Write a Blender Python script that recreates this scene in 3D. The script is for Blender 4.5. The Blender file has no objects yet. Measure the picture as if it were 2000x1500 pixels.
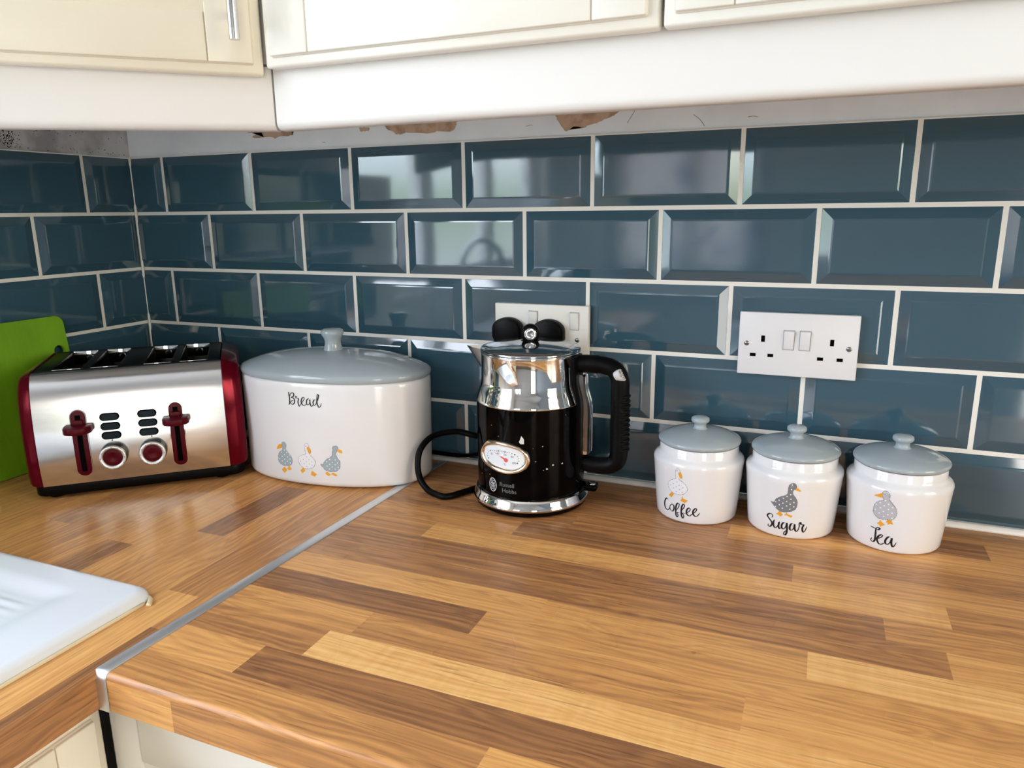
import bpy, bmesh, math, random
from mathutils import Vector, Matrix, Euler
random.seed(7)
S = bpy.context.scene
COL = S.collection
W = 0.91                       # height of the worktop surface above the floor
# ------------------------------------------------------------------ camera
cam_d = bpy.data.cameras.new('camera')
cam = bpy.data.objects.new('camera', cam_d); COL.objects.link(cam)
cam.location = (1.2045, -1.0492, W + 0.4072)
cam.rotation_euler = (1.3405, 0.0105, 0.3937)
cam_d.sensor_width = 36; cam_d.lens = 1441.5655 / 2000 * 36
cam_d.clip_start = 0.02
S.camera = cam
# ------------------------------------------------------------------ exposure
S.view_settings.view_transform = 'Standard'; S.view_settings.look = 'None'
S.view_settings.gamma = 1; S.view_settings.use_curve_mapping = False
S.view_settings.exposure = 0.06
S.cycles.use_denoising = True
S.cycles.sample_clamp_indirect = 6
S.cycles.max_bounces = 10; S.cycles.diffuse_bounces = 5; S.cycles.glossy_bounces = 5
# ------------------------------------------------------------------ daylight
wd = bpy.data.worlds.new('sky'); S.world = wd; wd.use_nodes = True
wn = wd.node_tree; wn.nodes.clear()
wo = wn.nodes.new('ShaderNodeOutputWorld'); wb = wn.nodes.new('ShaderNodeBackground')
wt = wn.nodes.new('ShaderNodeTexCoord'); ws = wn.nodes.new('ShaderNodeSeparateXYZ'); wr = wn.nodes.new('ShaderNodeValToRGB')
wn.links.new(wt.outputs['Generated'], ws.inputs[0]); wm = wn.nodes.new('ShaderNodeMath'); wm.operation = 'MULTIPLY_ADD'
wm.inputs[1].default_value = .5; wm.inputs[2].default_value = .5
wn.links.new(ws.outputs['Z'], wm.inputs[0]); wn.links.new(wm.outputs[0], wr.inputs[0])
cr = wr.color_ramp; cr.elements[0].position = .44; cr.elements[0].color = (.50, .51, .52, 1)
cr.elements[1].position = .6; cr.elements[1].color = (1, .98, .97, 1)
e = cr.elements.new(.505); e.color = (.29, .36, .26, 1)
e = cr.elements.new(.545); e.color = (.75, .82, .85, 1)
e = cr.elements.new(.95); e.color = (.74, .85, 1, 1)
# the sun stands to the right of the house : that half of the sky is warmer, the left half cooler
wc = wn.nodes.new('ShaderNodeValToRGB'); wx = wn.nodes.new('ShaderNodeMath'); wx.operation = 'MULTIPLY_ADD'; wx.inputs[1].default_value = .5; wx.inputs[2].default_value = .5
wn.links.new(ws.outputs['X'], wx.inputs[0]); wn.links.new(wx.outputs[0], wc.inputs[0])
wc.color_ramp.elements[0].color = (.84, .97, 1.16, 1); wc.color_ramp.elements[1].color = (1.17, 1.0, .80, 1)
wk = wn.nodes.new('ShaderNodeMix'); wk.data_type = 'RGBA'; wk.blend_type = 'MULTIPLY'; wk.inputs[0].default_value = 1
wn.links.new(wr.outputs[0], wk.inputs[6]); wn.links.new(wc.outputs[0], wk.inputs[7])
wn.links.new(wk.outputs[2], wb.inputs[0]); wb.inputs[1].default_value = 12.0
wn.links.new(wb.outputs[0], wo.inputs[0])
def area(name, loc, rot, sx, sy, power, colour, portal=False):
    l = bpy.data.lights.new(name, 'AREA'); l.shape = 'RECTANGLE'; l.size = sx; l.size_y = sy
    l.energy = power; l.color = colour
    if portal: l.cycles.is_portal = True
    o = bpy.data.objects.new(name, l); COL.objects.link(o); o.location = loc; o.rotation_euler = rot
    return o
WIN1 = dict(y0=-2.30, y1=-0.74, z0=1.06, z1=2.08)          # window over the sink, in the left wall
WIN2 = dict(x0=0.04, x1=0.84, z0=0.95, z1=2.10)            # window in the wall behind the camera
WIN3 = dict(y0=-1.45, y1=-0.45, z0=1.00, z1=2.12)          # window in the right hand wall
DOOR1 = dict(x0=2.18, x1=2.94, z0=0.02, z1=2.10)           # glazed garden door in the wall behind the camera
YF, XR, ZC = -3.4, 3.0, 2.4
area('daylight_opening', (-0.10, (WIN1['y0']+WIN1['y1'])/2, (WIN1['z0']+WIN1['z1'])/2), (0, -math.pi/2, 0), WIN1['z1']-WIN1['z0'], WIN1['y1']-WIN1['y0'], 1, (1, 1, 1), True)
area('daylight_opening', ((WIN2['x0']+WIN2['x1'])/2, YF-.10, (WIN2['z0']+WIN2['z1'])/2), (math.pi/2, 0, 0), WIN2['x1']-WIN2['x0'], WIN2['z1']-WIN2['z0'], 1, (1, 1, 1), True)
area('daylight_opening', (XR+.10, (WIN3['y0']+WIN3['y1'])/2, (WIN3['z0']+WIN3['z1'])/2), (0, math.pi/2, 0), WIN3['z1']-WIN3['z0'], WIN3['y1']-WIN3['y0'], 1, (1, 1, 1), True)
area('daylight_opening', ((DOOR1['x0']+DOOR1['x1'])/2, YF-.10, (DOOR1['z0']+DOOR1['z1'])/2), (math.pi/2, 0, 0), DOOR1['x1']-DOOR1['x0'], DOOR1['z1']-DOOR1['z0'], 1, (1, 1, 1), True)
# traced outlines of the prints, in millimetres along and up each pot
COFFEE={'s':[[(-32.5,29.1),(-35.0,30.2),(-38.1,27.2),(-40.0,21.5),(-39.1,15.8),(-35.7,13.4),(-33.1,13.8),(-30.1,17.8),(-29.4,20.8),(-26.4,24.2),(-23.3,22.9),(-22.8,19.0),(-24.7,14.8),(-27.2,14.3),(-29.7,16.8),(-29.4,20.8)],[(-19.2,17.2),(-15.8,23.1),(-15.0,27.1),(-16.9,28.3),(-18.9,25.6),(-20.1,19.7),(-20.1,13.1),(-19.3,9.0),(-17.5,8.0),(-16.7,11.3),(-18.1,14.2),(-14.7,15.2)],[(-12.0,18.0),(-8.4,23.7),(-7.4,27.2),(-9.2,28.5),(-11.3,24.7),(-12.0,18.0),(-11.7,12.0),(-10.0,8.3),(-8.7,9.4),(-8.5,12.7),(-10.4,15.1),(-6.2,15.5)],[(-6.2,15.5),(-1.2,19.6),(0.2,22.6),(-1.5,24.5),(-4.0,21.9),(-4.8,17.3),(-3.0,13.8),(0.0,13.2),(2.5,15.8),(6.3,19.2),(8.6,23.3),(7.0,24.8),(4.5,22.0),(3.9,18.1),(5.5,14.5),(8.3,13.4),(10.9,15.6),(12.7,19.0)]],'body':[(-19.7,63.2),(-23.4,61.1),(-28.1,58.2),(-31.7,53.8),(-31.5,49.0),(-29.1,44.9),(-25.4,42.2),(-19.7,40.9),(-14.8,40.9),(-9.7,42.6),(-5.8,46.5),(-4.2,51.1),(-5.9,55.6),(-9.4,59.2),(-13.8,61.7),(-15.4,63.8),(-13.9,73.2),(-14.9,76.9),(-16.9,77.5),(-19.2,76.2),(-20.1,72.7),(-19.8,66.9)],'eye':[(-17.9,74.4)],'beak':[(-16.4,71.8),(-13.9,73.7),(-12.4,71.4),(-10.8,66.4),(-12.6,64.3),(-14.9,67.1)],'feet':[[(-26.0,42.0),(-22.5,40.1),(-26.8,33.9),(-31.1,36.5)],[(-10.9,40.1),(-9.6,36.6),(-3.4,34.8),(-6.9,30.7),(-13.3,32.9),(-11.6,36.1)]],'dots':[(-18.2,58.5),(-23.5,54.7),(-27.7,51.6),(-15.1,54.5),(-19.1,51.6),(-23.3,48.5),(-10.3,51.8),(-14.3,48.7),(-19.4,44.5),(-10.7,45.0)]}
SUGAR={'s':[[(-21.3,25.5),(-20.4,29.1),(-23.1,30.7),(-26.3,29.1),(-27.4,26.3),(-24.5,22.9),(-21.4,19.4),(-21.0,16.2),(-23.7,12.6),(-26.2,12.9),(-26.0,15.8)],[(-17.9,23.7),(-19.0,19.0),(-18.3,14.3),(-16.2,12.9),(-13.3,16.7),(-11.8,22.1),(-12.4,16.4),(-11.1,12.9),(-8.3,15.7)],[(-4.3,22.3),(-6.7,22.1),(-8.6,17.8),(-7.7,14.2),(-5.7,13.8),(-3.5,17.3),(-2.6,22.4),(-1.8,14.8),(-2.0,8.7),(-3.8,5.6),(-5.6,6.9),(-4.1,10.5),(-0.4,13.4)],[(5.1,22.7),(2.8,22.2),(1.4,18.1),(1.9,14.3),(3.9,13.5),(6.1,16.5),(6.8,22.1),(7.6,15.6),(9.5,12.5),(11.5,14.3),(12.7,19.9),(12.1,23.1),(13.6,25.4),(14.8,22.5),(17.8,22.0),(16.7,17.9),(17.4,13.5),(18.9,11.9),(20.8,14.7),(22.0,19.6)]],'body':[(-3.6,64.9),(-3.5,70.8),(-2.1,75.3),(0.8,77.6),(3.7,77.2),(5.4,74.2),(5.3,70.5),(3.0,69.2),(1.9,66.4),(2.2,62.7),(5.1,58.8),(7.2,54.2),(7.7,47.8),(5.9,42.7),(2.0,39.5),(-3.4,37.5),(-8.9,36.7),(-13.3,38.1),(-17.8,41.3),(-20.4,44.3),(-23.3,47.8),(-19.5,47.8),(-17.2,52.2),(-12.7,56.6),(-7.3,59.4),(-4.4,62.1)],'eye':[(0.6,73.3)],'beak':[(5.4,72.1),(8.5,70.3),(10.7,67.6),(7.5,67.6),(4.5,69.4)],'feet':[[(-12.5,38.3),(-10.3,36.1),(-7.8,32.8),(-10.7,30.0),(-13.5,32.0),(-16.7,32.3),(-13.6,34.7)],[(-4.0,37.4),(-3.0,35.4),(3.8,33.2),(1.7,30.6),(-3.1,33.0),(-6.8,32.5),(-4.8,34.8)]],'dots':[(0.5,75.4),(0.0,69.0),(-0.4,62.0),(-4.4,58.9),(-8.3,55.7),(0.2,55.8),(-13.2,51.9),(-17.1,48.8),(-4.4,51.9),(3.8,51.9),(-8.6,48.9),(-12.6,45.8),(-0.2,49.0),(-4.1,46.0),(-17.3,42.2),(4.2,46.0),(-8.9,41.9),(-0.2,42.1)]}
TEA={'s':[[(-31.5,29.9),(-28.9,29.4),(-25.2,29.0),(-22.4,31.0),(-20.4,29.9),(-22.4,27.9),(-24.9,28.6)],[(-24.9,28.6),(-24.8,20.6),(-25.3,13.0),(-27.7,10.3),(-30.2,11.9),(-28.9,15.1)],[(-22.4,15.8),(-18.3,18.9),(-16.5,21.9),(-18.6,22.3),(-21.5,19.2),(-22.6,14.5),(-20.4,10.2),(-17.1,10.0),(-13.1,13.6)],[(-8.3,22.3),(-10.7,21.1),(-13.0,16.7),(-12.6,12.5),(-9.9,11.9),(-7.6,15.6),(-6.4,20.8),(-6.3,14.7),(-5.1,10.6),(-3.5,10.0),(-0.8,16.1)]],'body':[(-18.7,68.5),(-20.0,72.1),(-20.6,76.7),(-19.1,79.6),(-16.4,80.3),(-13.9,78.5),(-12.7,75.2),(-13.1,70.3),(-9.6,65.8),(-5.9,61.2),(-4.1,56.1),(-4.3,51.3),(-6.9,45.6),(-10.6,44.1),(-15.5,43.7),(-21.0,42.7),(-26.0,45.4),(-28.9,48.7),(-29.2,54.7),(-27.4,61.3),(-23.6,65.6),(-19.7,67.2)],'eye':[(-17.8,76.2)],'beak':[(-20.7,76.7),(-20.2,71.7),(-22.9,70.9),(-29.6,71.2),(-24.6,74.2)],'feet':[[(-20.9,41.6),(-18.2,38.7),(-14.7,36.5),(-18.2,34.7),(-19.7,32.2),(-21.3,34.7),(-24.2,36.2),(-21.8,38.5)],[(-12.6,43.6),(-8.5,44.3),(-8.0,41.4),(-6.4,39.1),(-10.0,39.2),(-12.5,37.1),(-12.2,39.7),(-14.6,40.6)]],'dots':[(-16.8,67.9),(-22.2,63.9),(-26.3,60.5),(-13.4,64.0),(-17.6,61.1),(-21.5,57.5),(-8.9,60.8),(-27.0,53.3),(-12.9,57.5),(-18.0,53.4),(-22.3,50.3),(-9.0,53.6),(-13.1,50.5),(-17.3,47.2),(-8.5,47.0)]}
BREAD={'s':[[(-29.0,147.1),(-28.4,141.3),(-28.1,134.2),(-29.0,128.9),(-30.8,127.7)],[(-27.3,140.9),(-25.3,144.6),(-22.4,146.3),(-19.8,144.3),(-21.2,140.9),(-24.7,139.1),(-21.0,138.1),(-19.2,134.4),(-20.7,130.0),(-24.1,128.3),(-26.5,130.1),(-24.7,133.5),(-21.1,134.8)],[(-18.6,141.1),(-16.4,141.6),(-16.4,138.7),(-12.4,138.0),(-13.5,133.0),(-12.8,128.3),(-11.3,126.4),(-8.9,130.0),(-3.7,136.2),(-2.2,139.4),(-3.8,140.5),(-6.6,138.2),(-8.1,133.3),(-6.3,129.2),(-2.8,128.3),(0.8,130.6)],[(5.4,139.4),(2.2,137.3),(0.8,133.0),(1.8,129.7),(4.7,130.3),(6.5,133.8),(7.0,138.1),(6.9,132.5),(8.1,128.3),(10.1,127.9),(12.1,130.9)],[(17.0,137.5),(13.9,137.6),(12.0,133.7),(12.8,129.8),(15.9,130.6),(17.8,135.0),(19.6,145.7),(21.8,144.8),(20.1,138.8),(18.4,135.0),(19.2,130.4),(21.1,126.8),(23.8,128.7),(25.4,133.5)]]}
BIN0={'body':[(-49.3,55.3),(-49.2,60.9),(-50.0,65.0),(-46.4,67.2),(-42.4,65.6),(-41.7,60.5),(-43.0,55.4),(-36.7,48.5),(-32.5,42.0),(-32.7,35.7),(-36.8,31.0),(-46.2,28.7),(-52.9,29.5),(-59.0,34.2),(-59.0,42.7),(-56.0,49.5),(-50.4,53.4)],'beak':[(-50.2,63.0),(-49.7,58.4),(-54.4,56.0),(-61.0,54.2),(-56.4,61.7)],'feet':[[(-48.9,26.9),(-43.4,22.4),(-49.1,16.9),(-54.0,21.5)],[(-38.5,30.4),(-34.8,24.8),(-40.1,22.0),(-43.3,25.2)]],'eye':[(-47.1,62.6)],'dots':[(-45.7,54.0),(-52.0,50.0),(-41.8,50.7),(-46.4,46.6),(-37.3,47.1),(-51.1,43.1),(-41.3,43.7),(-56.7,38.8),(-46.7,39.5),(-36.6,40.8),(-51.8,36.0),(-42.0,36.6),(-36.4,34.6),(-46.2,32.6)]}
BIN1={'body':[(-7.7,52.3),(-8.0,58.5),(-8.6,64.6),(-6.8,68.2),(-2.9,68.9),(-0.9,66.0),(-1.0,61.2),(-1.3,52.9),(3.5,47.8),(7.6,44.0),(7.9,37.8),(3.7,31.8),(-2.5,29.2),(-10.2,28.4),(-17.5,32.6),(-20.5,37.8),(-20.8,43.4),(-17.7,47.9),(-11.3,50.6)],'beak':[(-4.6,62.2),(-0.8,63.6),(2.3,58.0),(1.0,53.6),(-1.9,54.0)],'eye':[(-5.9,64.7)],'feet':[[(-13.1,30.4),(-10.3,24.9),(-15.5,20.5),(-19.1,24.7)],[(1.0,26.2),(9.7,21.2),(5.5,17.2),(-0.7,19.4)]],'dots':[(-6.2,47.6),(-12.0,42.9),(-2.1,43.5),(-16.9,39.6),(-6.9,39.9),(2.5,40.4),(-11.4,36.3),(-2.3,36.5),(-7.2,32.2),(2.5,35.2)]}
BIN2={'body':[(37.0,53.6),(38.0,63.2),(39.6,67.4),(43.5,68.6),(46.7,66.3),(47.1,62.3),(44.2,59.4),(43.2,53.9),(44.9,49.2),(48.0,45.2),(48.6,39.1),(46.4,32.1),(40.7,28.0),(33.7,26.9),(26.7,28.2),(21.3,31.9),(17.1,38.5),(21.7,38.2),(23.5,42.5),(29.6,47.7),(34.7,50.7)],'beak':[(46.8,63.1),(52.4,61.5),(52.5,56.7),(45.6,60.0)],'eye':[(43.0,63.8)],'feet':[[(27.3,27.0),(32.6,22.3),(28.9,19.9),(23.4,23.8)],[(36.4,26.2),(43.7,21.9),(40.2,20.4),(33.4,23.4)]],'dots':[(32.6,46.5),(41.3,46.3),(27.4,42.7),(36.2,42.2),(44.4,41.6),(32.1,38.9),(40.7,38.7),(27.6,35.8),(35.6,35.0),(45.3,34.8),(31.2,31.2),(40.3,31.8)]}
KET={'ring':[(-49.3,89.2),(-53.4,80.8),(-51.1,74.3),(-42.3,68.5),(-29.8,64.6),(-17.9,62.0),(-4.8,61.4),(6.5,63.1),(16.7,67.1),(24.0,73.2),(27.3,80.7),(26.2,88.2),(21.9,95.0),(14.2,100.4),(2.9,104.1),(-11.8,106.2),(-26.5,105.5),(-38.4,102.0)],'inner':[(-42.6,91.5),(-45.5,84.3),(-41.6,77.0),(-31.3,72.0),(-17.8,69.7),(-3.5,68.6),(6.6,69.8),(15.1,74.0),(19.6,81.1),(18.8,88.6),(14.7,94.1),(7.4,97.1),(-3.1,98.8),(-17.2,99.2),(-30.7,97.1)],'ticks':[(-35.9,77.9),(-38.1,80.9),(-38.0,84.5),(-35.2,87.5),(-32.1,89.7),(-28.0,90.6),(-24.2,91.3),(-20.7,91.6),(-17.7,92.0),(-15.0,92.4),(-12.3,92.5),(-9.7,92.4),(-7.2,92.3),(-3.9,92.1),(-0.8,91.9),(2.9,91.2),(6.8,90.1),(10.6,88.1),(12.4,85.1),(12.3,81.6),(10.2,78.4)],'needle':[(-26.1,89.6),(-8.3,82.5),(-5.8,81.1),(-3.4,79.1)],'num':[(-29.3,86.0),(-17.8,88.7),(-6.9,88.7),(3.5,86.9),(5.8,78.3),(-8.1,74.6)],'emblem':[(-29.6,40.9),(-36.5,39.0),(-23.0,41.6),(-30.2,50.3),(-29.4,31.0)],'chips':[(15.5,116.4),(19.0,112.0),(19.2,105.2),(14.3,105.0),(12.3,107.7),(13.8,111.2)],'word':[(-15.5,42.4),(18.8,48.6),(-14.3,32.5),(14.8,36.6)],'flecks':[(34.4,80.6),(44.8,67.8),(49.8,69.5),(58.6,74.2),(73.0,74.0),(-56.3,49.5),(-35.4,54.3),(-18.5,112.3),(31.1,99.3),(78.6,141.3),(-30.4,125.8),(44.1,101.6)]}
CHIPS=[
[(0.2797, 0.5507), (0.2788, 0.5431), (0.3072, 0.5405), (0.2935, 0.5386), (0.2862, 0.5338), (0.2998, 0.534), (0.3231, 0.5329), (0.3361, 0.5303), (0.3396, 0.5327), (0.3675, 0.5339), (0.3695, 0.5376), (0.3703, 0.5462)] ,
[(0.5518, 0.5513), (0.5512, 0.5396), (0.558, 0.5334), (0.5636, 0.5319), (0.5747, 0.5255), (0.589, 0.5279), (0.603, 0.5277), (0.6306, 0.5252), (0.647, 0.5279), (0.6658, 0.5259), (0.674, 0.5311), (0.6769, 0.5377), (0.6771, 0.5445)] ,
[(0.5029, 0.5396), (0.504, 0.5343), (0.5113, 0.5333), (0.5202, 0.534), (0.5225, 0.5377), (0.5118, 0.5397)] ,
[(0.8366, 0.55), (0.8366, 0.5411), (0.8378, 0.5344), (0.8441, 0.5252), (0.8515, 0.517), (0.8589, 0.5211), (0.8662, 0.5229), (0.8759, 0.5213), (0.8855, 0.5235), (0.8998, 0.5278), (0.9139, 0.5325), (0.9231, 0.5363), (0.9253, 0.5447)] ,
]
# ------------------------------------------------------------------ materials
def mat(name, col, rough=.5, metal=0, coat=0, ior=1.5, spec=.5, trans=0, bump=None, emit=None, aniso=0):
    m = bpy.data.materials.new(name); m.use_nodes = True
    b = m.node_tree.nodes['Principled BSDF']
    b.inputs['Base Color'].default_value = (*col, 1); b.inputs['Roughness'].default_value = rough
    b.inputs['Metallic'].default_value = metal; b.inputs['Coat Weight'].default_value = coat
    b.inputs['Coat Roughness'].default_value = .04
    b.inputs['IOR'].default_value = ior; b.inputs['Specular IOR Level'].default_value = spec
    b.inputs['Transmission Weight'].default_value = trans
    if bump: noise_bump(m, *bump)
    return m
def N(m, t, **kw):
    n = m.node_tree.nodes.new(t)
    for k, v in kw.items(): setattr(n, k, v)
    return n
def L(m, a, b): m.node_tree.links.new(a, b)
def BS(m): return m.node_tree.nodes['Principled BSDF']
def noise_bump(m, scale, strength, dist=.002, stretch=(1, 1, 1), detail=3):
    tc = N(m, 'ShaderNodeTexCoord'); mp = N(m, 'ShaderNodeMapping'); nz = N(m, 'ShaderNodeTexNoise'); bp = N(m, 'ShaderNodeBump')
    mp.inputs['Scale'].default_value = stretch; nz.inputs['Scale'].default_value = scale; nz.inputs['Detail'].default_value = detail
    bp.inputs['Strength'].default_value = strength; bp.inputs['Distance'].default_value = dist
    L(m, tc.outputs['Object'], mp.inputs[0]); L(m, mp.outputs[0], nz.inputs[0]); L(m, nz.outputs[0], bp.inputs['Height'])
    L(m, bp.outputs[0], BS(m).inputs['Normal'])
def noise_mix(m, scale, c0, c1, lo=.4, hi=.6, stretch=(1, 1, 1), detail=4, rough=None):
    tc = N(m, 'ShaderNodeTexCoord'); mp = N(m, 'ShaderNodeMapping'); nz = N(m, 'ShaderNodeTexNoise'); rp = N(m, 'ShaderNodeValToRGB')
    mp.inputs['Scale'].default_value = stretch; nz.inputs['Scale'].default_value = scale; nz.inputs['Detail'].default_value = detail
    rp.color_ramp.elements[0].position = lo; rp.color_ramp.elements[0].color = (*c0, 1)
    rp.color_ramp.elements[1].position = hi; rp.color_ramp.elements[1].color = (*c1, 1)
    L(m, tc.outputs['Object'], mp.inputs[0]); L(m, mp.outputs[0], nz.inputs[0]); L(m, nz.outputs[0], rp.inputs[0])
    L(m, rp.outputs[0], BS(m).inputs['Base Color'])
    return m
def wood_mat():
    m = mat('oiled_block_wood', (.5, .25, .1), .32, spec=.34)
    b = BS(m)
    at = N(m, 'ShaderNodeAttribute', attribute_name='stave'); sp = N(m, 'ShaderNodeSeparateColor')
    L(m, at.outputs['Color'], sp.inputs[0])
    uv = N(m, 'ShaderNodeUVMap', uv_map='grain'); su = N(m, 'ShaderNodeSeparateXYZ'); L(m, uv.outputs[0], su.inputs[0])
    off = N(m, 'ShaderNodeMath', operation='MULTIPLY'); off.inputs[1].default_value = 37.0; L(m, sp.outputs[1], off.inputs[0])
    cx = N(m, 'ShaderNodeCombineXYZ'); L(m, su.outputs[0], cx.inputs[0]); L(m, su.outputs[1], cx.inputs[1]); L(m, off.outputs[0], cx.inputs[2])
    def nz(scale, st, detail, dist=0):
        mp = N(m, 'ShaderNodeMapping'); mp.inputs['Scale'].default_value = st; n = N(m, 'ShaderNodeTexNoise')
        n.inputs['Scale'].default_value = scale; n.inputs['Detail'].default_value = detail; n.inputs['Distortion'].default_value = dist
        L(m, cx.outputs[0], mp.inputs[0]); L(m, mp.outputs[0], n.inputs['Vector']); return n
    big = nz(30, (.16, 1.0, 1), 2, .6)              # broad figure of the grain
    fine = nz(70, (.045, 2.2, 1), 5)               # fine streaks
    pore = nz(420, (.045, 1.2, 1), 2)               # dark pores
    fig = nz(70, (1.6, .16, 1), 2, .4)              # cross ripple
    # growth rings : sine of (across*freq + broad noise)
    ring = N(m, 'ShaderNodeMath', operation='MULTIPLY_ADD'); ring.inputs[1].default_value = 46.0
    sc = N(m, 'ShaderNodeMath', operation='MULTIPLY'); sc.inputs[1].default_value = 700.0; L(m, su.outputs[1], sc.inputs[0])
    L(m, big.outputs[0], ring.inputs[0]); L(m, sc.outputs[0], ring.inputs[2])
    sn = N(m, 'ShaderNodeMath', operation='SINE'); L(m, ring.outputs[0], sn.inputs[0])
    def madd(a, k, bsock):
        n = N(m, 'ShaderNodeMath', operation='MULTIPLY_ADD'); L(m, a, n.inputs[0]); n.inputs[1].default_value = k
        if isinstance(bsock, float): n.inputs[2].default_value = bsock
        else: L(m, bsock, n.inputs[2])
        return n.outputs[0]
    v = madd(sp.outputs[0], .80, -.32)
    v = madd(big.outputs[0], .22, v)
    v = madd(fine.outputs[0], .58, v)
    v = madd(sn.outputs[0], .065, v)
    rip = N(m, 'ShaderNodeMath', operation='MULTIPLY'); L(m, fig.outputs[0], rip.inputs[0]); L(m, sp.outputs[2], rip.inputs[1])
    v = madd(rip.outputs[0], .22, v)
    rp = N(m, 'ShaderNodeValToRGB'); L(m, v, rp.inputs[0])
    el = rp.color_ramp.elements
    el[0].position = 0; el[0].color = (.15, .064, .030, 1); el[1].position = 1; el[1].color = (.92, .565, .22, 1)
    for p, c in ((.22, (.285, .130, .055)), (.42, (.47, .218, .078)), (.62, (.68, .335, .108)), (.82, (.82, .445, .150))):
        x = el.new(p); x.color = (*c, 1)
    pr = N(m, 'ShaderNodeMapRange'); pr.inputs['From Min'].default_value = .60; pr.inputs['From Max'].default_value = .72; pr.inputs['To Min'].default_value = 1; pr.inputs['To Max'].default_value = .62
    L(m, pore.outputs[0], pr.inputs['Value'])
    mx = N(m, 'ShaderNodeMix', data_type='RGBA', blend_type='MULTIPLY'); mx.inputs[0].default_value = 1
    L(m, rp.outputs[0], mx.inputs[6]); L(m, pr.outputs[0], mx.inputs[7]); L(m, mx.outputs[2], b.inputs['Base Color'])
    # wiped film : slightly uneven gloss
    g = N(m, 'ShaderNodeTexNoise'); g.inputs['Scale'].default_value = 9; tc = N(m, 'ShaderNodeTexCoord'); L(m, tc.outputs['Object'], g.inputs['Vector'])
    gr = N(m, 'ShaderNodeMapRange'); gr.inputs['To Min'].default_value = .20; gr.inputs['To Max'].default_value = .38; L(m, g.outputs[0], gr.inputs['Value'])
    L(m, gr.outputs[0], b.inputs['Roughness'])
    bp = N(m, 'ShaderNodeBump'); bp.inputs['Strength'].default_value = .06; bp.inputs['Distance'].default_value = .001
    L(m, fine.outputs[0], bp.inputs['Height']); L(m, bp.outputs[0], b.inputs['Normal'])
    return m
def pane_mat(name='window_glass', tint=(1, 1, 1), ior=1.45, rough=.02):
    m = bpy.data.materials.new(name); m.use_nodes = True; nt = m.node_tree; nt.nodes.clear()
    o = nt.nodes.new('ShaderNodeOutputMaterial'); t = nt.nodes.new('ShaderNodeBsdfTransparent'); g = nt.nodes.new('ShaderNodeBsdfGlossy')
    g.inputs['Roughness'].default_value = rough; f = nt.nodes.new('ShaderNodeFresnel'); f.inputs[0].default_value = ior; t.inputs[0].default_value = (*tint, 1)
    x = nt.nodes.new('ShaderNodeMixShader'); nt.links.new(f.outputs[0], x.inputs[0]); nt.links.new(t.outputs[0], x.inputs[1]); nt.links.new(g.outputs[0], x.inputs[2]); nt.links.new(x.outputs[0], o.inputs[0])
    return m
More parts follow.
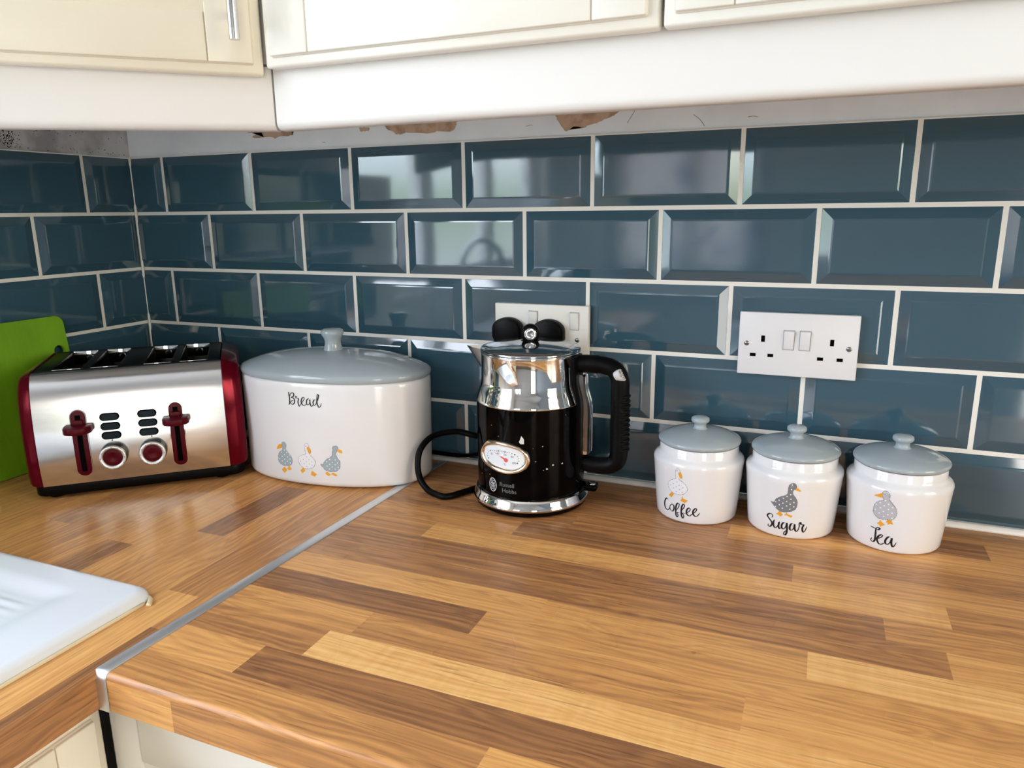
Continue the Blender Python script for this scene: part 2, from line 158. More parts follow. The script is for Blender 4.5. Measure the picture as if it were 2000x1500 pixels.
M = dict(
 wood=wood_mat(),
 tile=mat('teal_glaze', (.036, .090, .128), .06, coat=.0, spec=.95, bump=(9, .10, .0016)),
 grout=mat('cream_grout', (.80, .79, .74), .7),
 sealant=mat('white_sealant', (.82, .81, .77), .4),
 yellow_sealant=mat('yellowed_sealant', (.78, .66, .42), .4),
 plaster=mat('grey_paint', (.62, .67, .71), .5),
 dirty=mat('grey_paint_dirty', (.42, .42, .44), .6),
 raw=mat('bare_plaster', (.36, .23, .15), .9, bump=(120, .5, .001)),
 wallpaint=mat('cream_wall', (.74, .73, .71), .7),
 wallpaint2=mat('unseen_dark_wall', (.30, .33, .36), .7),  # unseen right wall; dark colour invented so the left tiles reflect less light
 ceil=mat('white_ceiling', (.86, .86, .84), .8),
 floor=mat('floor_boards', (.42, .30, .19), .45),
 cream=mat('cream_door_paint', (.87, .81, .665), .33),
 cream2=mat('ivory_door_paint', (.875, .85, .765), .33),
 pelmet=mat('white_gloss_board', (.835, .82, .795), .42, coat=.0),
 carcass=mat('white_carcass', (.72, .70, .65), .5),
 dark=mat('dark_recess', (.003, .003, .003), .9, spec=.05),
 steel=mat('brushed_steel', (.70, .705, .715), .20, metal=1),
 alu=mat('aluminium_strip', (.78, .80, .82), .45, metal=1),
 chrome=mat('polished_chrome', (.80, .79, .77), .045, metal=1),
 chrome_lid=mat('smoked_chrome', (.42, .44, .46), .10, metal=1),
 brass=mat('warm_chrome', (.82, .72, .60), .10, metal=1),
 blackgloss=mat('black_enamel', (.001, .001, .0013), .05, spec=.08),
 blackplastic=mat('black_plastic', (.002, .002, .0022), .36, spec=.09),
 blackrib=mat('black_rubber', (.002, .002, .0022), .42, spec=.10),
 red=mat('metallic_red', (.115, .0012, .009), .16, metal=.45, spec=.15),
 redplastic=mat('dark_red_plastic', (.070, .001, .006), .32, spec=.14),
 slate=mat('slate_button', (.006, .013, .020), .4, spec=.12),
 green=mat('lime_plastic', (.19, .42, .006), .5),
 ceramic=mat('white_glaze', (.76, .765, .775), .10, spec=.55),
 sink=mat('white_sink', (.80, .84, .88), .16, spec=.5),
 greyglaze=mat('grey_glaze', (.345, .405, .435), .11, spec=.5),
 ink=mat('black_ink', (.006, .007, .010), .4),
 outline=mat('grey_ink', (.10, .11, .15), .5),
 duckgrey=mat('duck_grey_print', (.19, .20, .215), .35),
 duckpale=mat('duck_pale_print', (.47, .48, .51), .35),
 duckblue=mat('duck_blue_print', (.33, .41, .45), .35),
 duckwhite=mat('duck_white_print', (.80, .80, .84), .35),
 dotwhite=mat('white_dots', (.85, .86, .87), .35),
 dotgrey=mat('grey_dots', (.40, .41, .46), .35),
 orange=mat('orange_print', (.80, .36, .02), .4),
 socket=mat('white_moulded_plastic', (.74, .745, .765), .35),
 socketold=mat('cream_moulded_plastic', (.76, .75, .70), .4),
 gap=mat('switch_shade', (.34, .34, .34), .6),  # grey laid round the rockers in place of their soft shadow
 hole=mat('socket_hole', (.001, .001, .001), .9, spec=.05),
 screw=mat('steel_screw', (.35, .35, .34), .35, metal=1),
 dial=mat('dial_face', (.78, .83, .87), .35),
 needle=mat('red_needle', (.75, .10, .09), .4),
 silverprint=mat('silver_print', (.55, .56, .60), .4),
 wornprint=mat('worn_silver_print', (.16, .16, .16), .5),
 chipw=mat('bare_metal_chip', (.62, .60, .57), .5),
 clear=pane_mat('clear_plastic', (.66, .69, .71), 2.3, .16),
 upvc=mat('white_frame', (.85, .85, .84), .35),
 glass=pane_mat(),
 net=mat('floral_curtain', (.78, .75, .76), .9),
)
noise_mix(M['plaster'], 14, (.76, .80, .83), (.84, .875, .90), .35, .62)
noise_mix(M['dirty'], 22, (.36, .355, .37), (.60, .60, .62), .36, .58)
noise_mix(M['raw'], 60, (.40, .26, .17), (.56, .39, .27), .4, .6)
noise_mix(M['green'], 30, (.155, .36, .004), (.21, .45, .009), .35, .65, (1, 1, .3))
noise_mix(M['steel'], 90, (.64, .645, .655), (.74, .745, .755), .3, .7, (.04, 1, 1))
noise_bump(M['green'], 260, .25, .0008, (1, 1, .4))
def curtain_nodes():
    m = M['net']; noise_mix(m, 9, (.86, .85, .88), (.46, .42, .60), .52, .66, detail=5)
    nt = m.node_tree; t = nt.nodes.new('ShaderNodeBsdfTranslucent'); x = nt.nodes.new('ShaderNodeMixShader'); x.inputs[0].default_value = .65
    src = BS(m).inputs['Base Color'].links[0].from_socket; L(m, src, t.inputs[0]); o = [n for n in nt.nodes if n.type == 'OUTPUT_MATERIAL'][0]
    L(m, BS(m).outputs[0], x.inputs[1]); L(m, t.outputs[0], x.inputs[2]); L(m, x.outputs[0], o.inputs[0])
curtain_nodes()
def floor_nodes():
    m = M['floor']; noise_mix(m, 10, (.20, .15, .11), (.28, .21, .15), .35, .65, (6, .6, 1))
floor_nodes()
# ------------------------------------------------------------------ mesh builder
class MB:
    def __init__(s): s.v = []; s.f = []; s.m = []; s.s = []; s.mats = []; s.T = None
    def mi(s, m):
        m = M[m] if isinstance(m, str) else m
        if m not in s.mats: s.mats.append(m)
        return s.mats.index(m)
    def add(s, vs, fs, m, smooth=False):
        k = len(s.v); i = s.mi(m)
        for p in vs:
            p = Vector(p); s.v.append(s.T @ p if s.T else p)
        for f in fs: s.f.append([k + a for a in f]); s.m.append(i); s.s.append(smooth)
    def bm(s, b, m, smooth=False):
        b.verts.ensure_lookup_table(); b.verts.index_update()
        s.add([v.co.copy() for v in b.verts], [[v.index for v in f.verts] for f in b.faces], m, smooth); b.free()
    def box(s, x0, x1, y0, y1, z0, z1, m, bev=0, seg=2, smooth=None):
        b = bmesh.new(); bmesh.ops.create_cube(b, size=1)
        for v in b.verts: v.co = Vector(((x0+x1)/2 + v.co.x*(x1-x0), (y0+y1)/2 + v.co.y*(y1-y0), (z0+z1)/2 + v.co.z*(z1-z0)))
        if bev: bmesh.ops.bevel(b, geom=b.edges[:], offset=bev, segments=seg, affect='EDGES', profile=.5)
        s.bm(b, m, bool(bev) if smooth is None else smooth)
    def prism(s, pts, z0, z1, m, bev=0, seg=2, smooth=None):     # outline in xy, extruded in z
        b = bmesh.new(); vs = [b.verts.new((p[0], p[1], z0)) for p in pts]; f = b.faces.new(vs)
        r = bmesh.ops.extrude_face_region(b, geom=[f]); nv = [g for g in r['geom'] if isinstance(g, bmesh.types.BMVert)]
        for v in nv: v.co.z = z1
        bmesh.ops.recalc_face_normals(b, faces=b.faces[:])
        if bev: bmesh.ops.bevel(b, geom=[e for e in b.edges if abs(e.verts[0].co.z - e.verts[1].co.z) < 1e-9], offset=bev, segments=seg, affect='EDGES', profile=.5)
        s.bm(b, m, bool(bev) if smooth is None else smooth)
    def lathe(s, prof, m, n=64, c=(0, 0, 0), smooth=True, cap0=False, cap1=False):
        vs = []; fs = []; k = len(prof)
        for i in range(n):
            a = 2*math.pi*i/n
            for r, z in prof: vs.append((c[0]+r*math.cos(a), c[1]+r*math.sin(a), c[2]+z))
        for i in range(n):
            j = (i+1) % n
            for q in range(k-1): fs.append((i*k+q, j*k+q, j*k+q+1, i*k+q+1))
        if cap0: fs.append([i*k for i in range(n)][::-1])
        if cap1: fs.append([i*k+k-1 for i in range(n)])
        s.add(vs, fs, m, smooth)
    def loft(s, rings, m, smooth=True, closed=True, cap0=False, cap1=False):
        n = len(rings[0]); vs = [p for r in rings for p in r]; fs = []
        for a in range(len(rings)-1):
            for i in range(n if closed else n-1):
                j = (i+1) % n; fs.append((a*n+i, a*n+j, (a+1)*n+j, (a+1)*n+i))
        if cap0: fs.append(list(range(n))[::-1])
        if cap1: fs.append([(len(rings)-1)*n+i for i in range(n)])
        s.add(vs, fs, m, smooth)
    def tube(s, pts, r, m, n=14, cap=True, samp=10, closed=False, flat=1.0):
        P = spline(pts, samp, closed); rings = []; up = Vector((0, 0, 1)); prev = None
        for i, p in enumerate(P):
            t = (P[(i+1) % len(P)] - P[i-1]) if closed else (P[min(i+1, len(P)-1)] - P[max(i-1, 0)])
            t.normalize()
            x = prev - t*prev.dot(t) if prev else t.cross(up)
            if x.length < 1e-4: x = t.cross(Vector((0, 1, 0)))
            x.normalize(); prev = x; y = t.cross(x)
            rr = r(i/(len(P)-1)) if callable(r) else r
            rings.append([p + x*rr*math.cos(2*math.pi*k/n) + y*rr*flat*math.sin(2*math.pi*k/n) for k in range(n)])
        if closed: rings.append(rings[0])
        s.loft(rings, m, cap0=cap and not closed, cap1=cap and not closed)
    def build(s, name, parent=None, loc=None, rot=None, autosmooth=None):
        me = bpy.data.meshes.new(name); me.from_pydata([tuple(v) for v in s.v], [], s.f)
        for m in s.mats: me.materials.append(m)
        me.polygons.foreach_set('material_index', s.m); me.polygons.foreach_set('use_smooth', s.s)
        me.update()
        if autosmooth:
            b = bmesh.new(); b.from_mesh(me); bmesh.ops.remove_doubles(b, verts=b.verts[:], dist=1e-6)
            for e in b.edges:
                if len(e.link_faces) == 2 and e.calc_face_angle(0) > math.radians(autosmooth): e.smooth = False
            b.to_mesh(me); b.free()
        o = bpy.data.objects.new(name, me); COL.objects.link(o)
        if parent: o.parent = parent
        if loc: o.location = loc
        if rot: o.rotation_euler = rot
        return o
def spline(pts, samp=10, closed=False):
    P = [Vector(p) for p in pts]; n = len(P); out = []
    if n == 2: return [P[0].lerp(P[1], i/samp) for i in range(samp+1)]
    for i in range(n if closed else n-1):
        a = P[(i-1) % n] if closed or i > 0 else P[0]*2 - P[1]
        b = P[i]; c = P[(i+1) % n]; d = P[(i+2) % n] if closed or i+2 < n else P[-1]*2 - P[-2]
        for k in range(samp):
            t = k/samp; out.append(.5*((2*b) + (c-a)*t + (2*a-5*b+4*c-d)*t*t + (3*b-a-3*c+d)*t*t*t))
    if not closed: out.append(P[-1])
    return out
def empty(name, loc, rz=0): 
    o = bpy.data.objects.new(name, None); COL.objects.link(o); o.location = loc; o.rotation_euler = (0, 0, rz); o.empty_display_size = .05
    return o
def tag(o, label=None, cat=None, group=None, kind=None):
    for k, v in (('label', label), ('category', cat), ('group', group), ('kind', kind)):
        if v: o[k] = v
    return o
def rrect(x0, x1, y0, y1, r, n=6):
    out = []
    for cx, cy, a in ((x1-r, y1-r, 0), (x0+r, y1-r, 90), (x0+r, y0+r, 180), (x1-r, y0+r, 270)):
        for k in range(n+1):
            t = math.radians(a + 90*k/n); out.append((cx + r*math.cos(t), cy + r*math.sin(t)))
    return out
# prints laid on a curved pot: f(s, z, off) turns arc/height in mm into a point
def fill2d(mb, poly, f, off, m, step=1.6, smooth=4):
    P = [(p.x, p.y) for p in spline([(a, b, 0) for a, b in poly], smooth, True)] if smooth else poly
    b = bmesh.new(); vs = [b.verts.new((x, y, 0)) for x, y in P]; fc = b.faces.new(vs)
    bmesh.ops.triangulate(b, faces=b.faces[:])
    x0 = min(p[0] for p in P); x1 = max(p[0] for p in P); x = x0 + step
    while x < x1:
        bmesh.ops.bisect_plane(b, geom=b.verts[:] + b.edges[:] + b.faces[:], plane_co=(x, 0, 0), plane_no=(1, 0, 0)); x += step
    for fa in b.faces:
        fa.normal_update()
        if fa.normal.z < 0: fa.normal_flip()
    for v in b.verts: v.co = f(v.co.x, v.co.y, off)
    mb.bm(b, m)
def stroke2d(mb, pts, f, off, m, w=1.0, thin=None, samp=6, closed=False, dash=None):
    P = spline([(a, b, 0) for a, b in pts], samp, closed)
    if closed: P.append(P[0])
    n = len(P); Lf = []; Rt = []; acc = 0; on = []
    for i in range(n):
        t = P[min(i+1, n-1)] - P[max(i-1, 0)]
        if t.length < 1e-9: t = Vector((1, 0, 0))
        t.normalize(); nn = Vector((-t.y, t.x, 0)); ww = w
        if thin is not None:
            k = max(0, abs(t.y)) if t.y < 0 else max(0, abs(t.y)) * .25
            ww = thin + (w - thin)*k
            e = min(i, n-1-i)/4; ww *= min(1, .55 + .45*e)
        Lf.append(P[i] + nn*ww/2); Rt.append(P[i] - nn*ww/2)
        if i: acc += (P[i]-P[i-1]).length
        on.append(dash is None or (acc % dash) < dash*.62)
    vs = [f(p.x, p.y, off) for p in Lf] + [f(p.x, p.y, off) for p in Rt]
    mb.add(vs, [(i, n+i, n+i+1, i+1) for i in range(n-1) if on[i]], m)
def disc2d(mb, c, r, f, off, m, n=10):
    mb.add([f(c[0]+r*math.cos(2*math.pi*k/n), c[1]+r*math.sin(2*math.pi*k/n), off) for k in range(n)], [list(range(n))], m)
def duck(mb, d, f, fillm, dotm, dot=.95, line=.55, dash=2.0, k=1.0):
    fill2d(mb, d['body'], f, .12, fillm)
    stroke2d(mb, d['body'], f, .22, 'outline', line, closed=True, dash=dash)
    for c in d['dots']: disc2d(mb, c, dot, f, .2, dotm)
    for c in d['eye']: disc2d(mb, c, 1.05*k, f, .22, 'dotwhite'); disc2d(mb, c, .7*k, f, .28, 'ink')
    fill2d(mb, d['beak'], f, .25, 'orange', smooth=2)
    for ft in d['feet']: fill2d(mb, ft, f, .2, 'orange', smooth=0)
# ------------------------------------------------------------------ room shell
def struct(mb, name, parent=None):
    o = mb.build(name, parent)
    if parent is None: o['kind'] = 'structure'
    return o
PB = .006                       # painted plaster lies this far behind the tile faces
b = MB(); b.box(-.006, XR+.1, PB, .12, 0, ZC, 'plaster'); wall_back = struct(b, 'wall_back')
b = MB()
for y0, y1, z0, z1 in ((YF-.1, .006, 0, WIN1['z0']), (YF-.1, .006, WIN1['z1'], ZC), (YF-.1, WIN1['y0'], WIN1['z0'], WIN1['z1'])):
    b.box(-.12, -PB, y0, y1, z0, z1, 'wallpaint')
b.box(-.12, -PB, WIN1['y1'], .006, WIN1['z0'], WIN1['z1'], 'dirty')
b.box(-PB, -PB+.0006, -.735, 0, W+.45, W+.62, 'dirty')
wall_left = struct(b, 'wall_left')
b = MB()
for y0, y1, z0, z1 in ((YF-.1, PB, 0, WIN3['z0']), (YF-.1, PB, WIN3['z1'], ZC), (YF-.1, WIN3['y0'], WIN3['z0'], WIN3['z1']), (WIN3['y1'], PB, WIN3['z0'], WIN3['z1'])):
    b.box(XR, XR+.12, y0, y1, z0, z1, 'wallpaint2')
struct(b, 'wall_right')
b = MB()
for x0, x1, z0, z1 in ((-.12, DOOR1['x0'], 0, WIN2['z0']), (-.12, DOOR1['x0'], WIN2['z1'], ZC), (-.12, WIN2['x0'], WIN2['z0'], WIN2['z1']), (WIN2['x1'], DOOR1['x0'], WIN2['z0'], WIN2['z1']), (DOOR1['x0'], XR, DOOR1['z1'], ZC), (DOOR1['x1'], XR, 0, DOOR1['z1'])):
    b.box(x0, x1, YF-.12, YF, z0, z1, 'wallpaint')
struct(b, 'wall_front')
b = MB(); b.box(-.12, XR+.1, YF-.12, .12, -.05, 0, 'floor'); struct(b, 'floor')
b = MB(); b.box(-.12, XR+.1, YF-.12, .12, ZC, ZC+.05, 'ceil'); struct(b, 'ceiling')
# tiles : bevelled bricks in half bond with cut pieces at the corner
def tile(mb, u0, u1, z0, z1, P, bl, br, bb, bt):
    """P(u, z, h) -> point ; flags : which edges keep the moulded bevel"""
    prof = ((0, .0002), (.0016, .0016), (.0022, .0020), (.0136, .0052), (.0152, .00575), (.0172, .0060))
    rings = []
    for d, h in prof:
        a0, a1 = u0 + (d if bl else min(d, .0022)), u1 - (d if br else min(d, .0022))
        c0, c1 = z0 + (d if bb else min(d, .0022)), z1 - (d if bt else min(d, .0022))
        rings.append([P(a0, c0, h), P(a1, c0, h), P(a1, c1, h), P(a0, c1, h)])
    mb.loft(rings, 'tile', smooth=False, cap1=True)
G = .0011                        # half a joint
PX, PZ = .2038, .10235
def tile_wall(mb, offs, u_max, P):
    for k, o in enumerate(offs):          # k = row from the worktop up
        z0, z1 = k*PZ + G + (.004 if k == 0 else 0), (k+1)*PZ - G
        u = o - PX
        while u < u_max:
            a, c = max(u, 0) + G, u + PX - G
            cut = u < -1e-6
            if c - a > .01: tile(mb, a, c, z0, z1, P, not cut, True, True, True)
            u += PX
b = MB(); tile_wall(b, (.0719, .1735, .0728, .1769, .0775), 2.3, lambda u, z, h: (u, -h + .003, W + z))
b.build('tile_course', wall_back)
b = MB(); tile_wall(b, (.0974, .2038, .0974, .2038, .099), .70, lambda u, z, h: (h - .003, -u, W + z))
b.build('tile_course', wall_left)
b = MB(); b.box(-.004, 2.4, .0012, PB, W, W+5*PZ-.0012, 'grout'); b.build('grout', wall_back)
b = MB(); b.box(-PB, -.0012, -.92, .0012, W, W+5*PZ-.0012, 'grout'); b.build('grout', wall_left)
b = MB(); b.loft([[(x, -.0085, W+.0004), (x, -.0075, W+.0035), (x, -.004, W+.0065), (x, .001, W+.008), (x, .001, W+.0004)] for x in (.005, 2.3)], 'sealant', cap0=True, cap1=True); b.build('sealant_bead', wall_back)
b = MB(); b.tube([(.0022, -.0022, W+.004), (.0022, -.0022, W+.25), (.0024, -.0024, W+5*PZ)], .0022, 'grout', 8); b.build('corner_grout', wall_back)
rr = random.Random(3)
# paint flaked off the strip above the tiles
for ch in CHIPS:
    b = MB(); pts = []
    P = spline([(x, z, 0) for x, z in ch], 4, True)
    for p in P: pts.append((p.x + rr.uniform(-.0009, .0009), p.y + rr.uniform(-.0009, .0009)))
    bmm = bmesh.new(); f = bmm.faces.new([bmm.verts.new((x, PB-.0004, W+z)) for x, z in pts]); bmesh.ops.triangulate(bmm, faces=bmm.faces[:])
    b.bm(bmm, 'raw'); b.build('bare_plaster_patch', wall_back)
# dark mould specks on the left strip
b = MB()
for i in range(170):
    y = rr.gauss(-.222, .010); z = rr.gauss(.526, .0075); r = rr.uniform(.0003, .0010)
    if z < .514 or y < -.255: continue
    b.add([(-PB+.0009, y + r*rr.uniform(.7, 1.5)*math.cos(t), W + z + r*rr.uniform(.7, 1.4)*math.sin(t)) for t in (0, 1.05, 2.1, 3.14, 4.2, 5.2)], [[0, 1, 2, 3, 4, 5]], 'hole')
for i in range(60):
    y = rr.uniform(-.19, -.004); z = .5135 + abs(rr.gauss(0, .006)) if rr.random() < .5 else .55 - abs(rr.gauss(0, .008)); r = rr.uniform(.0003, .0009)
    b.add([(-PB+.0009, y + r*rr.uniform(1, 3)*math.cos(t), W + z + r*rr.uniform(.7, 1.4)*math.sin(t)) for t in (0, 1.05, 2.1, 3.14, 4.2, 5.2)], [[0, 1, 2, 3, 4, 5]], 'outline')
b.build('mould_specks', wall_left)
b = MB()
for x0, z0, x1, z1 in ((.94, .524, .951, .541), (1.03, .53, 1.045, .515), (1.10, .523, 1.112, .5225), (.79, .527, .80, .528), (.43, .52, .436, .519)):
    b.tube([(x0, PB-.0002, W+z0), ((x0+x1)/2+.001, PB-.0002, W+(z0+z1)/2+.001), (x1, PB-.0002, W+z1)], .0003, 'outline', 5, samp=3)
b.build('hairline_crack', wall_back)
# windows
def window(name, P, w, h, bars):
    """P(a, d, z): along the opening, depth (0 inside face .. .1 outside), height"""
    fr = MB()
    def bar(a0, a1, z0, z1, d0=.055, d1=.10):
        pts = [P(a, d, z) for a in (a0, a1) for d in (d0, d1) for z in (z0, z1)]
        fr.add(pts, [(0, 1, 3, 2), (4, 6, 7, 5), (0, 4, 5, 1), (2, 3, 7, 6), (0, 2, 6, 4), (1, 5, 7, 3)], 'upvc')
    bar(0, .06, 0, h); bar(w-.06, w, 0, h); bar(.06, w-.06, 0, .06); bar(.06, w-.06, h-.06, h)
    for a in bars: bar(a-.04, a+.04, .06, h-.06)
    o = fr.build(name); o['kind'] = 'structure'
    g = MB(); g.add([P(.06, .075, .06), P(w-.06, .075, .06), P(w-.06, .075, h-.06), P(.06, .075, h-.06)], [(0, 1, 2, 3)], 'glass'); g.build('pane', o)
    return o
window('window_1', lambda a, d, z: (-.012-d, WIN1['y0']+a, WIN1['z0']+z), WIN1['y1']-WIN1['y0'], WIN1['z1']-WIN1['z0'], (.52, 1.04))
window('window_2', lambda a, d, z: (WIN2['x0']+a, YF-.005-d, WIN2['z0']+z), WIN2['x1']-WIN2['x0'], WIN2['z1']-WIN2['z0'], (.45,))
window('window_3', lambda a, d, z: (XR+.005+d, WIN3['y0']+a, WIN3['z0']+z), WIN3['y1']-WIN3['y0'], WIN3['z1']-WIN3['z0'], (.5,))
d1 = window('door_1', lambda a, d, z: (DOOR1['x0']+a, YF-.005-d, DOOR1['z0']+z), DOOR1['x1']-DOOR1['x0'], DOOR1['z1']-DOOR1['z0'], ())
b = MB(); b.tube([(DOOR1['x0']+.035, YF-.052, 1.02), (DOOR1['x0']+.035, YF-.015, 1.02), (DOOR1['x0']+.05, YF-.008, 1.02), (DOOR1['x0']+.15, YF-.008, 1.02)], .009, 'steel', 12); b.build('door_handle', d1)
cu = MB(); n_ = 90; rows_ = []
for z in (.78, 1.2, 1.7, 2.2):
    rows_.append([(.03 + .86*i/n_, YF + .035 + .014*math.sin(i*.55) + .006*math.sin(i*1.31), z) for i in range(n_+1)])
cu.loft(rows_, 'net', closed=False); o = cu.build('curtain'); tag(o, 'pale floral curtain mirrored in the upper right tiles', 'curtain')
# ------------------------------------------------------------------ worktops of glued staves
def stave_mesh(name, strips, place, front):
    """strips: list of (v0, v1, [(u0, u1, tone, ripple)...]); place(u, v)-> (x, y) ; v grows towards the front edge"""
    V = []; F = []; UV = []; CO = []
    R = random.Random(len(strips)*31 + 5)
    def quad(pts, uvs, tone, rnd, rip):
        k = len(V); V.extend(pts); F.append((k, k+1, k+2, k+3)); UV.append(uvs); CO.append((tone, rnd, rip, 1))
    TH = .038; RR = .006
    vf = strips[-1][1]
    for v0, v1, st in strips:
        last = v1 == vf
        for u0, u1, tone, rip in st:
            rnd = R.random(); ve = v1 - RR if last else v1
            quad([place(u0, v0, 0), place(u1, v0, 0), place(u1, ve, 0), place(u0, ve, 0)], [(u0, v0), (u1, v0), (u1, ve), (u0, ve)], tone, rnd, rip)
            if last:
                n = 8
                for i in range(n):
                    a, c = math.pi/2*i/n, math.pi/2*(i+1)/n
                    p = [(ve + RR*math.sin(t), -RR + RR*math.cos(t)) for t in (a, c)]
                    s0, s1 = ve + RR*a, ve + RR*c
                    quad([place(u0, p[0][0], p[0][1]), place(u1, p[0][0], p[0][1]), place(u1, p[1][0], p[1][1]), place(u0, p[1][0], p[1][1])], [(u0, s0), (u1, s0), (u1, s1), (u0, s1)], tone, rnd, rip)
    for u0, u1, tone, rip in front:
        rnd = R.random(); z0, z1 = -RR, -TH
        quad([place(u0, vf, z0), place(u1, vf, z0), place(u1, vf, z1), place(u0, vf, z1)], [(u0, vf+.0), (u1, vf), (u1, vf+.032), (u0, vf+.032)], tone, rnd, rip)
    return V, F, UV, CO, vf
def finish_worktop(name, V, F, UV, CO, under):
    k = len(V)
    for p in under: V.append(p)
    for f in ((0, 1, 2, 3),): F.append(tuple(k+i for i in f)); UV.append([(0, 0), (.1, 0), (.1, .1), (0, .1)]); CO.append((.4, .5, 0, 1))
    me = bpy.data.meshes.new(name); me.from_pydata(V, [], F); me.materials.append(M['wood'])
    me.uv_layers.new(name='grain'); me.color_attributes.new('stave', 'FLOAT_COLOR', 'CORNER')
    uv = me.uv_layers['grain']; ca = me.color_attributes['stave']
    for p, u4, c in zip(me.polygons, UV, CO):
        for j, li in enumerate(p.loop_indices): uv.data[li].uv = u4[j]; ca.data[li].color = c
    b = bmesh.new(); b.from_mesh(me); bmesh.ops.recalc_face_normals(b, faces=b.faces[:]); b.to_mesh(me); b.free()
    for p in me.polygons:
        if p.normal.z < -.2 and p.center.z > W - .03: p.flip()
    o = bpy.data.objects.new(name, me); COL.objects.link(o); return o
def strip_x(y): return .6225 + (-.64 - y) * -.0315          # centre line of the joining strip
RB = [-.004] + [-.0530 - .0455*i for i in range(14)]           # stave edges of the long worktop
RB[-1] = -.6445
far = 2.30
ROWS = [[(.9, .30, 0)], [(1.415, .28, .0), (9, .6, .2)], [(.86, .42, 0), (1.1197, .33, 0), (1.75, .62, .2), (9, .4, 0)], [(.923, .30, 0), (1.62, .38, 0), (9, .5, 0)],
 [(.86, .50, 0), (1.2007, .27, .1), (1.8, .60, .1), (9, .4, 0)], [(.753, .40, .3), (1.3512, .66, 1.), (1.9, .47, 0), (9, .6, 0)], [(1.2895, .28, .1), (1.85, .50, .2), (9, .3, 0)],
 [(1.34, .38, 0), (1.9, .70, .3), (9, .4, 0)], [(.96, .70, 0), (1.2203, .58, .4), (1.8, .80, 1.), (9, .5, 0)], [(.9095, .20, .2), (1.55, .62, 0), (9, .35, 0)], [(.80, .62, .1), (1.1727, .50, .3), (1.8, .76, 0), (9, .4, 0)],
 [(.778, .36, .4), (1.42, .82, 1.), (9, .5, 0)], [(.736, .72, .1), (1.38, .20, .2), (9, .6, 0)], [(.9942, .50, .1), (1.6, .80, 0), (9, .45, 0)]]
strips = []
for i, row in enumerate(ROWS):
    v0, v1 = -RB[i], -RB[i+1]; u = .63; st = []
    for e, t, r in row:
        e2 = min(e, far)
        if e2 > u: st.append((u, e2, t, r)); u = e2
    if u < far: st.append((u, far, .45, 0))
    strips.append((v0, v1, st))
def place_b(u, v, z): 
    x = u if u > .6305 else strip_x(-v) + .0045
    return (x, -v, W + z)
V, F, UV, CO, vf = stave_mesh('long_worktop', strips, place_b, [(.63, .7085, .74, 0), (.7085, 1.05, .40, .2), (1.05, 1.5, .6, 0), (1.5, far, .4, 0)])
wt = finish_worktop('wooden_worktop', V, F, UV, CO, [(.60, -.004, W-.038), (far, -.004, W-.038), (far, -.6445, W-.038), (.63, -.6445, W-.038)])
tag(wt, 'long wood block worktop under the kettle and canisters, right of the metal joining strip', 'worktop')
# worktop along the left wall
RL = [.003, .0223, .067, .1117, .1564, .2011, .2458, .2905, .3352, .38, .4247, .4694, .5141, .5588, .6035, .6170]
LROWS = [[(-9, .4, 0)], [(-.4, .5, 0), (-9, .3, 0)], [(-.3, .35, 0), (-9, .6, 0)], [(-.5, .6, 0), (-9, .4, 0)], [(-.35, .4, 0), (-9, .6, 0)], [(-.6, .62, 0), (-9, .4, 0)], [(-.42, .42, 0), (-9, .6, 0)],
 [(-.30, .55, 0), (-9, .42, .2)], [(-.36, .38, .3), (-9, .52, 0)], [(-.436, .60, .2), (-9, .26, 0)], [(-.30, .55, 0), (-.60, .66, 0), (-9, .5, 0)], [(-.2005, .50, 0), (-.375, .10, .4), (-9, .56, 0)], [(-.95, .60, 0), (-9, .4, 0)], [(-.506, .42, 0), (-1.2, .76, .1), (-9, .4, 0)], [(-.570, .50, 0), (-1.3, .22, 0), (-9, .5, 0)]]
strips = []
BOWL = (-.985, -1.435)
for i, row in enumerate(LROWS):
    x0, x1 = RL[i], RL[i+1]; u = .004; st = []
    for e, t, r in row:
        e2 = min(-e, 1.9)
        if e2 > u:
            segs = [(u, e2)]
            if x0 > .15 and x1 < .47: segs = [(a, c) for a, c in ((u, min(e2, -BOWL[0])), (max(u, -BOWL[1]), e2)) if c > a + 1e-4]
            for a, c in segs: st.append((a, c, t, r))
            u = e2
    strips.append((x0, x1, st))
def place_l(u, v, z):
    x = v
    if v > .615 and u < .652: x = v - .6235 + strip_x(-u) - .0045 if v > .617 or True else v
    return (x, -u, W + z)
V, F, UV, CO, vf = stave_mesh('left', strips, lambda u, v, z: (v if v < .606 else v + (strip_x(-u) - .0045 - .6170 if u < .648 else 0), -u, W + z), [(.640, 1.9, .34, 0)])
nv = []
wl = finish_worktop('wooden_worktop', V, F, UV, CO, [(.485, -.004, W-.038), (.6150, -.004, W-.038), (.6150, -1.9, W-.038), (.485, -1.9, W-.038)])
tag(wl, 'wood block worktop along the left wall, holding the toaster and the white sink', 'worktop')
# aluminium strip that covers the joint and turns down the front edge
b = MB(); pr = []
def strip_ring(y, z, dn):
    x = strip_x(y); h = .0082; ny, nz = dn; 
    return [(x-h, y, z), (x-h+.0012, y+ny*.0008, z+nz*.0008), (x+h-.0012, y+ny*.0008, z+nz*.0008), (x+h, y, z)]
path = [(-.010, W+.0003, (0, 1)), (-.20, W+.0003, (0, 1)), (-.42, W+.0003, (0, 1)), (-.6375, W+.0003, (0, 1))]
for k in range(1, 9):
    t = math.pi/2*k/8; path.append((-.6378-.0072*math.sin(t), W-.0068+.0072*math.cos(t), (-math.sin(t), math.cos(t))))
path += [(-.6450, W-.039, (-1, 0))]
b.loft([strip_ring(*p) for p in path], 'alu', closed=False)
o = b.build('joining_strip', autosmooth=40); tag(o, 'thin metal strip covering the joint between the two worktops', 'strip')
